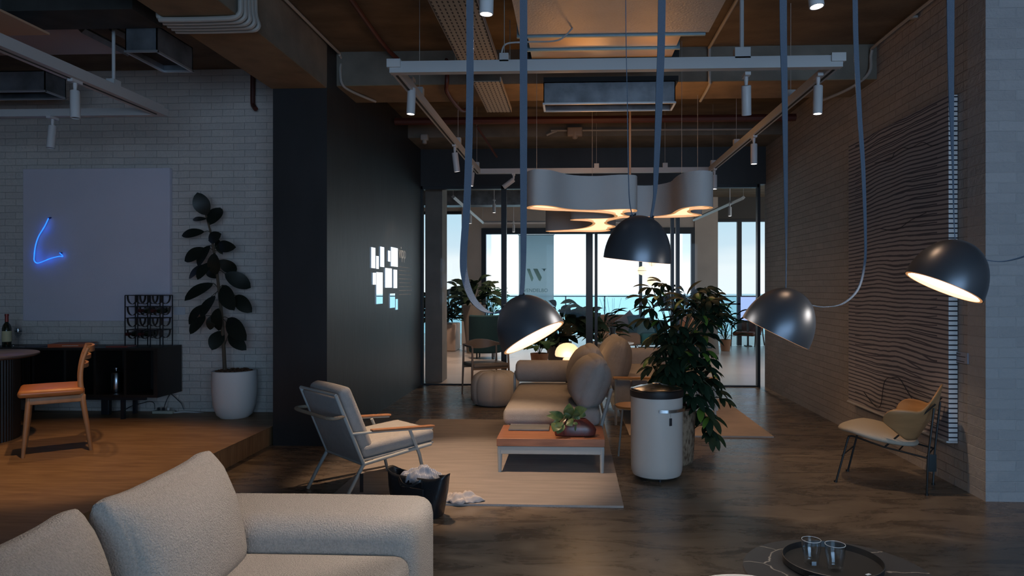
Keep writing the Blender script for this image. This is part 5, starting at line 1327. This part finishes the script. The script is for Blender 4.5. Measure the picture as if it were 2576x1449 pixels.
tag(MB().rbox((q.x, q.y - .01, TT + .016), (.024, .001, .022), .0004, n=1, rot=Matrix.Rotation(-.5, 3, 'X')).build('price_sticker', mat('barcode_paper', (.45, .5, .55), .7, col2=(.1, .1, .12), vscale=300, stretch=(1, .01, .01))), 'small barcode sticker on the front of the tray rim', 'sticker')
q = atz(2184, 1445, TT + .03)
tag(MB().rbox((q.x, q.y, TT + .030), (.018, .010, .001), .0004, n=1, rot=Matrix.Rotation(.5, 3, 'Z')).build('price_sticker', mat('sticker_paper', (.45, .52, .58), .7)), 'pale sticker on the right of the tray rim', 'sticker')
c3 = atz(1847, 1443, .5); c3 = V((c3.x, c3.y - .20, 0))
t = thing('side_table', 'white round side table just entering the bottom edge', 'table', tuple(c3))
MB().lathe([(0, .48), (.185, .48), (.2, .488), (.2, .496), (.197, .5), (0, .5)], c3, 56).build('tabletop', mat('white_lacquer', (.8, .8, .8), .35), t)
MB().tube([c3 + V((0, 0, .01)), c3 + V((0, 0, .48))], .02, 12).lathe([(0, 0), (.14, 0), (.14, .01), (0, .014)], c3, 32).build('pedestal', mat('white_lacquer', (.8, .8, .8), .35), t)

# ------------------------------------------------------------ black wall: mirrors and lettering
M_mir = mat('mirror', (.92, .93, .94), .02, 1.0)
WX = -2.23
TL = [(932.7, 621.6, 943, 674, 'mirror tile at the upper left end of the group on the black wall'), (945, 643.6, 951.7, 676, 'short narrow mirror tile, second from left in the top row on the black wall'),
      (955.3, 620, 965.3, 671, 'tall mirror tile, third from left in the top row on the black wall'), (975, 630, 981, 657.7, 'shortest mirror tile in the top row, left of the biggest one'),
      (982.3, 621, 999.6, 669.6, 'widest mirror tile, next to the white lettering'), (945.5, 684.5, 961.5, 765, 'tallest mirror tile, lower left of the group'),
      (936.5, 686, 944.6, 716, 'dark looking mirror tile at the middle left end'), (967.8, 674, 984.7, 723.6, 'large mirror tile in the middle row'),
      (988.8, 678, 998, 724.8, 'narrow mirror tile at the right end of the middle row'), (980, 738.8, 992.5, 775, 'mirror tile in the bottom row, left one'), (994, 752.4, 999.6, 779.4, 'smallest mirror tile at the bottom right')]
for u0, v0, u1, v1, lb in TL:
    a = atx(u0, v0, WX); b_ = atx(u1, v1, WX)
    zt = a.z; zb = atx(u0, v1, WX).z
    o = MB().box(WX + .001, WX + .006, a.y, b_.y, zb, zt).build('mirror_tile', M_mir)
    tag(o, lb, 'mirror', 'mirror tiles on the black wall')
M_let = mat('white_wall_lettering', (.95, .92, .88), .6)
a = atx(1003, 648, WX); b_ = atx(1022, 648, WX)
t = thing('wall_lettering', 'white lettering and text lines on the black wall beside the mirrors', 'sign', (WX, a.y, a.z))
Mw = Matrix.Translation((WX + .001, a.y, a.z)) @ Matrix(((0, 0, 1, 0), (1, 0, 0, 0), (0, 1, 0, 0), (0, 0, 0, 1)))
wl = b_.y - a.y
text('letters', 'vipp', wl * .56, M_let, t, Mw, .001, bold=.002)
random.seed(4)
for k, v in enumerate((671, 680, 690.5, 701, 711, 721, 731, 741)):
    tl = MB(); z = atx(1003, v, WX).z; y = a.y; ye = atx(1036 - (3 if k in (0, 1, 7) else 0), v, WX).y
    while y < ye - .03:
        l = random.uniform(.02, .07); tl.box(WX + .001, WX + .002, y, min(ye, y + l), z - .005, z + .005); y += l + .012
    tl.build('text_line', mat('dim_wall_lettering', (.55, .53, .51), .6), t)

# ------------------------------------------------------------ room by the sea
M_terra = mat('terracotta', (.36, .17, .09), .8, var=.15, vscale=5)
M_gpot = mat('grey_planter', (.16, .14, .12), .8)
M_bpl = mat('beige_planter', (.40, .31, .26), .8)
M_dk = mat('dark_leaf', (.014, .028, .016), .9, spec=.08)
M_md = mat('mid_leaf', (.035, .085, .03), .8, spec=.15)
def pot_plant(name, label, u, v, pot, rad, hgt, mpot, top, spread, nleaf, llen, lw, mleaf, seed, square=False, D=None, flare=.75, droop=.5):
    q = atz(u, v, 0)
    t = thing(name, label, 'plant', (q.x, q.y, 0)); random.seed(seed)
    if square: MB().rbox((q.x, q.y + rad, hgt / 2), (rad * 2, rad * 2, hgt), .03, n=2).build('planter', mpot, t); c = V((q.x, q.y + rad, hgt))
    else: MB().lathe([(0, 0), (rad * flare, 0), (rad, hgt), (rad * .92, hgt), (rad * .9, hgt - .04), (0, hgt - .04)], (q.x, q.y + rad, 0), 32).build('planter', mpot, t); c = V((q.x, q.y + rad, hgt))
    f = MB(); s_ = MB()
    for k in range(nleaf):
        a = random.uniform(0, 2 * pi); rr_ = random.random() ** .6; h_ = random.random()
        E = c + V((cos(a) * spread * rr_, sin(a) * spread * rr_ * .7, .06 + (top - hgt - .06) * h_ * (1 - .35 * rr_)))
        dr = V((cos(a), sin(a) * .7, random.uniform(-droop, .5))).normalized(); L = llen * random.uniform(.7, 1.2)
        f.leaf(E, E + dr * L, L * lw, (random.uniform(-.4, .4), -.6, 1), arch=.18, n=6, fold=.22)
        if k % 3 == 0: s_.tube([c + V((0, 0, -.03)), (c + E) / 2 + V((0, 0, .06)), E], .006, 5)
    f.build('foliage', mleaf, t); s_.build('stems', M_dk, t)
    return t
pot_plant('potted_plant', 'dark bushy plant in a square beige planter at the left window', 1108, 884, 1, .34, .62, M_bpl, 1.42, .46, 200, .30, .28, M_dk, 1, square=True)
pot_plant('potted_plant', 'split leaf plant in a tall tapered grey planter near the left column', 1188, 890, 1, .26, 1.05, M_gpot, 1.62, .36, 60, .36, .40, M_dk, 2, flare=.6)
pot_plant('potted_plant', 'bright green plant in a white pot in front of the balcony door frame', 1236, 850, 1, .22, .55, mat('white_pot2', (.55, .56, .56), .5), 1.62, .34, 80, .28, .30, M_md, 3)
pot_plant('potted_plant', 'wide dark split leaf plant behind the mushroom lamp', 1405, 925, 1, .24, .45, M_gpot, 1.15, .60, 230, .32, .42, M_dk, 4)
pot_plant('potted_plant', 'low broad leaved plant in a terracotta pot left of the mushroom lamp', 1356, 935, 1, .16, .30, M_terra, .55, .18, 26, .20, .6, M_md, 8)
pot_plant('potted_plant', 'feathery palm beyond the glass beside the middle mullions', 1512, 905, 1, .18, .35, M_gpot, 1.05, .30, 60, .34, .16, M_dk, 5)
pot_plant('potted_plant', 'split leaf plant in a big terracotta pot beyond the glass on the right', 1732, 900, 1, .34, .85, M_terra, 1.35, .42, 80, .30, .40, M_dk, 6, flare=.62)
pot_plant('potted_plant', 'tall tapered grey planter with leafy plant by the right column', 1784, 890, 1, .20, .74, M_gpot, 1.10, .26, 40, .24, .30, M_dk, 7, flare=1.25)
pot_plant('potted_plant', 'spiky plant in an orange pot beside the brown lounge chair', 1828, 884, 1, .13, .26, M_terra, 1.10, .26, 55, .34, .14, M_dk, 9)
# teal curved chair
q = atz(1216, 905, 0)
t = thing('armchair', 'tall teal upholstered tub chair seen from behind in the far room', 'chair', (q.x, q.y, 0))
M_teal = mat('dark_teal_velvet', (.012, .034, .042), .95, spec=.15)
sh = []; 
for k in range(25):
    a = pi + pi * k / 24; sh.append((q.x + .34 * cos(a), q.y + .36 + .34 * sin(a)))
for k in range(25):
    a = 2 * pi - pi * k / 24; sh.append((q.x + .25 * cos(a), q.y + .36 + .25 * sin(a)))
MB().prism(sh, .12, .88).build('curved_back', M_teal, t, bevel=.03)
MB().lathe([(0, .14), (.25, .14), (.255, .3), (.25, .42), (.2, .45), (0, .455)], (q.x, q.y + .38, 0), 28).build('seat', M_teal, t)
for a in (.8, 2.3, 3.9, 5.5): MB().tube([(q.x + .22 * cos(a), q.y + .36 + .22 * sin(a), 0), (q.x + .22 * cos(a), q.y + .36 + .22 * sin(a), .13)], .015, 8).build('leg', M_frame, t)
# curved tan sofa with cushions
y_ = 15.2
a = aty(1497, 880, y_); b_ = aty(1608, 880, y_)
t = thing('sofa', 'long tan sofa facing the sea front with teal corner in the far room', 'sofa', ((a.x + b_.x) / 2, y_, 0))
M_tan = mat('tan_sofa_leather', (.30, .20, .14), .6)
MB().rbox(((a.x + b_.x) / 2, y_ + .35, .52), (b_.x - a.x, .26, .62), .10, n=6).build('backrest', M_tan, t)
MB().rbox(((a.x + b_.x) / 2, y_ - .05, .32), (b_.x - a.x, .75, .26), .08, n=6).build('seat', M_tan, t)
MB().rbox((b_.x + .28, y_ - .0, .32), (.56, .85, .26), .08, n=6).rbox((b_.x + .32, y_ + .35, .50), (.64, .24, .42), .09, n=5).build('teal_corner', mat('teal_blue_fabric', (.04, .20, .25), .85), t)
for x in (a.x + .1, b_.x - .1, b_.x + .5): MB().tube([(x, y_ - .3, 0), (x, y_ - .3, .2)], .02, 8).build('leg', M_frame, t)
for u, v, lb, mm_ in ((1581, 815, 'grey lilac cushion leaning on the tan sofa', mat('lilac_cushion', (.32, .32, .38), .9)), (1600, 817, 'blue grey cushion beside the lilac cushion on the far sofa', mat('blue_cushion', (.12, .22, .28), .9)), (1621, 825, 'pale teal cushion at the right end of the far sofa', mat('pale_teal_cushion', (.25, .42, .45), .9))):
    q = aty(u, v, y_ + .08)
    o = MB().pillow(Matrix.Translation(q) @ Matrix.Rotation(.25, 4, 'Z') @ Matrix.Rotation(pi / 2 - .25, 4, 'X') @ Matrix.Rotation(.6 if u == 1581 else .1, 4, 'Z'), .46, .46, .16).build('cushion', mm_)
    tag(o, lb, 'cushion', 'cushions on the far sofa')
# round white table + vase with reeds
q = atz(1548, 862, .42)
t = thing('coffee_table', 'round white coffee table beyond the inner glass wall', 'table', (q.x, q.y, 0))
MB().lathe([(0, .40), (.33, .40), (.34, .41), (.34, .42), (0, .42)], (q.x, q.y, 0), 48).build('tabletop', mat('white_gloss', (.9, .9, .9), .15), t)
for a_ in (.5, 2.1, 3.6, 5.2): MB().tube([(q.x + .27 * cos(a_), q.y + .27 * sin(a_), 0), (q.x + .25 * cos(a_), q.y + .25 * sin(a_), .4)], .014, 8).build('leg', M_frame, t)
vq = V((q.x - .05, q.y + .02, .42))
t = thing('reed_vase', 'dark glass vase with thin reeds on the white table', 'vase', tuple(vq))
MB().lathe([(0, .0), (.05, .0), (.055, .08), (.06, .14), (.07, .155), (.075, .16), (.05, .175), (.06, .24), (.075, .28), (.07, .28), (.05, .24), (0, .2)], vq, 28).build('vase', mat('smoky_vase', (.05, .07, .09), .1, .4), t)
rd = MB()
for dx, dy in ((-.24, 0), (-.17, .05), (.0, .02), (.03, -.03), (.16, .0), (-.10, -.04)):
    rd.tube([vq + V((0, 0, .1)), vq + V((dx * .4, dy, .4)), vq + V((dx, dy, .82))], .0025, 5)
rd.build('reeds', M_frame, t)
q = atz(1672, 872, .36); q.x += .25
t = thing('coffee_table', 'low dark glass table in the far room right of the white one', 'table', (q.x, q.y, 0))
MB().rbox((q.x - .1, q.y, .37), (1.3, .6, .03), .008, n=1).build('tabletop', mat('smoked_glass_top', (.03, .05, .06), .1), t)
for sx in (-.6, .4):
    for sy in (-.24, .24): MB().tube([(q.x + sx, q.y + sy, 0), (q.x + sx, q.y + sy, .36)], .014, 6).build('leg', M_frame, t)
# brown lounge chair on the right, lit panel
q = atz(1888, 872, 0)
t = thing('lounge_chair', 'brown leather lounge chair with dark wood frame in the far room', 'chair', (q.x, q.y + .3, 0), R(-35))
M_bl = mat('brown_leather', (.17, .06, .035), .45); M_dw = mat('dark_wood', (.06, .03, .02), .5)
for sx in (-1, 1):
    MB().tube([(sx * .3, -.3, 0), (sx * .3, -.26, .3), (sx * .3, -.22, .52)], .016, 8).build('front_leg', M_dw, t, local=True)
    MB().tube([(sx * .3, .35, 0), (sx * .3, .25, .25), (sx * .3, .2, .50)], .016, 8).build('rear_leg', M_dw, t, local=True)
    MB().tube(smooth_path([(sx * .3, -.34, .53), (sx * .31, 0, .55), (sx * .3, .28, .50)], 4), .016, 8).build('armrest', M_dw, t, local=True)
MB().rbox((0, -.02, .30), (.54, .56, .10), .04, n=4).build('seat_cushion', M_bl, t, local=True)
MB().rbox((0, .32, .52), (.54, .10, .5), .04, n=4, rot=Matrix.Rotation(-.45, 3, 'X')).build('back_cushion', M_bl, t, local=True)
a = aty(1864, 747, 17.1); b_ = aty(1900, 806, 17.1)
t = thing('lit_screen', 'pale blue lit screen standing at the right window', 'screen', ((a.x + b_.x) / 2, 17.1, 0))
MB().box(a.x, b_.x + .05, 17.1, 17.13, b_.z, a.z).build('screen_panel', mat('screen_glow', (.5, .6, .9), .4, emit=(.36, .50, .88), es=.9), t)
MB().box((a.x + b_.x) / 2 - .02, (a.x + b_.x) / 2 + .02, 17.1, 17.14, .02, b_.z).box(a.x + .1, b_.x - .1, 17.0, 17.22, 0, .02).build('stand', M_frame, t)
# banner with lettering
by = 16.4
a = aty(1305, 591, by); b_ = aty(1393, 800, by)
mbn = bpy.data.materials.new('translucent_banner'); mbn.use_nodes = True
tt = mbn.node_tree; tt.nodes.remove(tt.nodes['Principled BSDF']); out_ = tt.nodes['Material Output']
d_ = tt.nodes.new('ShaderNodeBsdfTranslucent'); d_.inputs[0].default_value = (.50, .56, .58, 1)
tr_ = tt.nodes.new('ShaderNodeBsdfTransparent'); tr_.inputs[0].default_value = (.55, .66, .72, 1)
mx_ = tt.nodes.new('ShaderNodeMixShader'); mx_.inputs[0].default_value = .68
tt.links.new(tr_.outputs[0], mx_.inputs[1]); tt.links.new(d_.outputs[0], mx_.inputs[2]); tt.links.new(mx_.outputs[0], out_.inputs[0])
t = thing('hanging_banner', 'pale translucent banner with a large W logo hanging before the sea', 'banner', ((a.x + b_.x) / 2, by, b_.z))
MB().box(a.x, b_.x, by, by + .002, b_.z, a.z).build('banner_cloth', mbn, t)
MB().tube([(a.x - .02, by, a.z), (b_.x + .02, by, a.z)], .008, 8).build('top_rod', M_frame, t)
MB().tube([(a.x + .1, by, a.z), (a.x + .1, by, 3.67)], .003, 5).tube([(b_.x - .1, by, a.z), (b_.x - .1, by, 3.67)], .003, 5).build('hanging_cord', M_pipe, t)
M_ink = mat('teal_ink', (.05, .15, .19), .8)
lg = MB()
def quad(pts): 
    P_ = [aty(u, v, by - .004) for u, v in pts]; lg.add(P_ + [p + V((0, .002, 0)) for p in P_], [tuple(range(len(P_))), tuple(reversed(range(len(P_), 2 * len(P_))))])
quad([(1325, 676), (1333, 676), (1342, 700), (1339, 707.5), (1337, 707)])
quad([(1341, 676), (1352, 676), (1363, 698), (1359, 707.5), (1355, 705)])
quad([(1361, 676), (1376, 676), (1372, 677.5), (1369, 683), (1366, 678)])
lg.build('w_logo', M_ink, t)
Mt = Matrix.Translation(aty(1311.5, 734.5, by - .004)) @ Matrix.Rotation(pi / 2, 4, 'X')
wch = aty(1384, 734, by).x - aty(1311.5, 734, by).x
text('banner_letters', 'WENDELBO', wch / 5.9, M_ink, t, Mt, .0005)
# opal globe pendants
M_gb = mat('opal_globe', (1, .9, .75), .4, emit=(1, .80, .52), es=1.25)
for u, v, yy, lb in ((1615, 681, 13.5, 'opal globe pendant glowing in front of the balcony post'), (1641, 659, 13.8, 'upper opal globe pendant just under the black dome'), (1639, 706, 13.3, 'lowest opal globe pendant above the plant')):
    q = aty(u, v, yy)
    t = thing('globe_pendant', lb, 'pendant lamp', tuple(q), group='opal globe pendants')
    MB().lathe([(0, -.088), (.05, -.072), (.078, -.04), (.088, 0), (.088, .002), (.08, .04), (.05, .072), (0, .088)], q, 28).build('globe', M_gb, t)
    MB().lathe([(.0885, -.004), (.0895, 0), (.0885, .004)], q, 28).build('ring', mat('brass', (.5, .33, .15), .3, 1), t)
    MB().tube([q + V((0, 0, .08)), V((q.x, q.y, 3.67))], .003, 5).build('cord', M_frame, t)
# ceiling beams, tracks and spots of far room
struct('trim_8', MB().box(-9, 9, 12.6, 13.2, 3.4, 3.67), M_conc, label='concrete beam in the far room')
t = thing('light_track', 'pale track on the left ceiling of the far room', 'track light', (-2, 13, 2.95))
a = aty(1140, 495, 11.5); b_ = aty(1215, 560, 15.5)
MB().tube([a, b_], .035, 4).tube([b_, V((1.2, b_.y, b_.z))], .035, 4).build('track_bar', M_trk, t)
MB().tube([a, V((a.x, a.y, 3.67))], .004, 5).tube([b_, V((b_.x, b_.y, 3.67))], .004, 5).build('suspension_wire', M_pipe, t)
t = thing('light_track', 'pale track crossing the right ceiling of the far room', 'track light', (2, 13, 2.95))
a = aty(1870, 497, 11.5); b_ = aty(1745, 553, 15.5)
MB().tube([a, b_], .035, 4).build('track_bar', M_trk, t)
MB().tube([a, V((a.x, a.y, 3.67))], .004, 5).tube([b_, V((b_.x, b_.y, 3.67))], .004, 5).build('suspension_wire', M_pipe, t)
for u, v, yy, lb in ((1243, 512, 12.4, 'spotlight beyond the glass near the first mullion, upper one'), (1183, 541, 13.5, 'spotlight beyond the glass beside the left strap'), (1292, 565, 15.4, 'small spotlight above the balcony door header'), (1836, 520, 12.2, 'spotlight beyond the glass at upper right')):
    q = aty(u, v, yy)
    spot(lb, q + V((0, 0, .07)), (0, 0, -1), lit=True, L=.16, r=.03, power=160, size=120, color=(1, .68, .48), rod=3.67)
t = thing('duct', 'long grey duct under the far room ceiling', 'duct', (0, 14.5, 3.1))
MB().box(-6, 1.4, 14.3, 14.7, 3.15, 3.45).build('duct_body', M_galv, t)
for x in (-3, -1, 1): MB().tube([(x, 14.5, 3.45), (x, 14.5, 3.67)], .006, 5).build('hanger_rod', M_pipe, t)
# big monitor-like shelf at far left through pane: pale cabinet
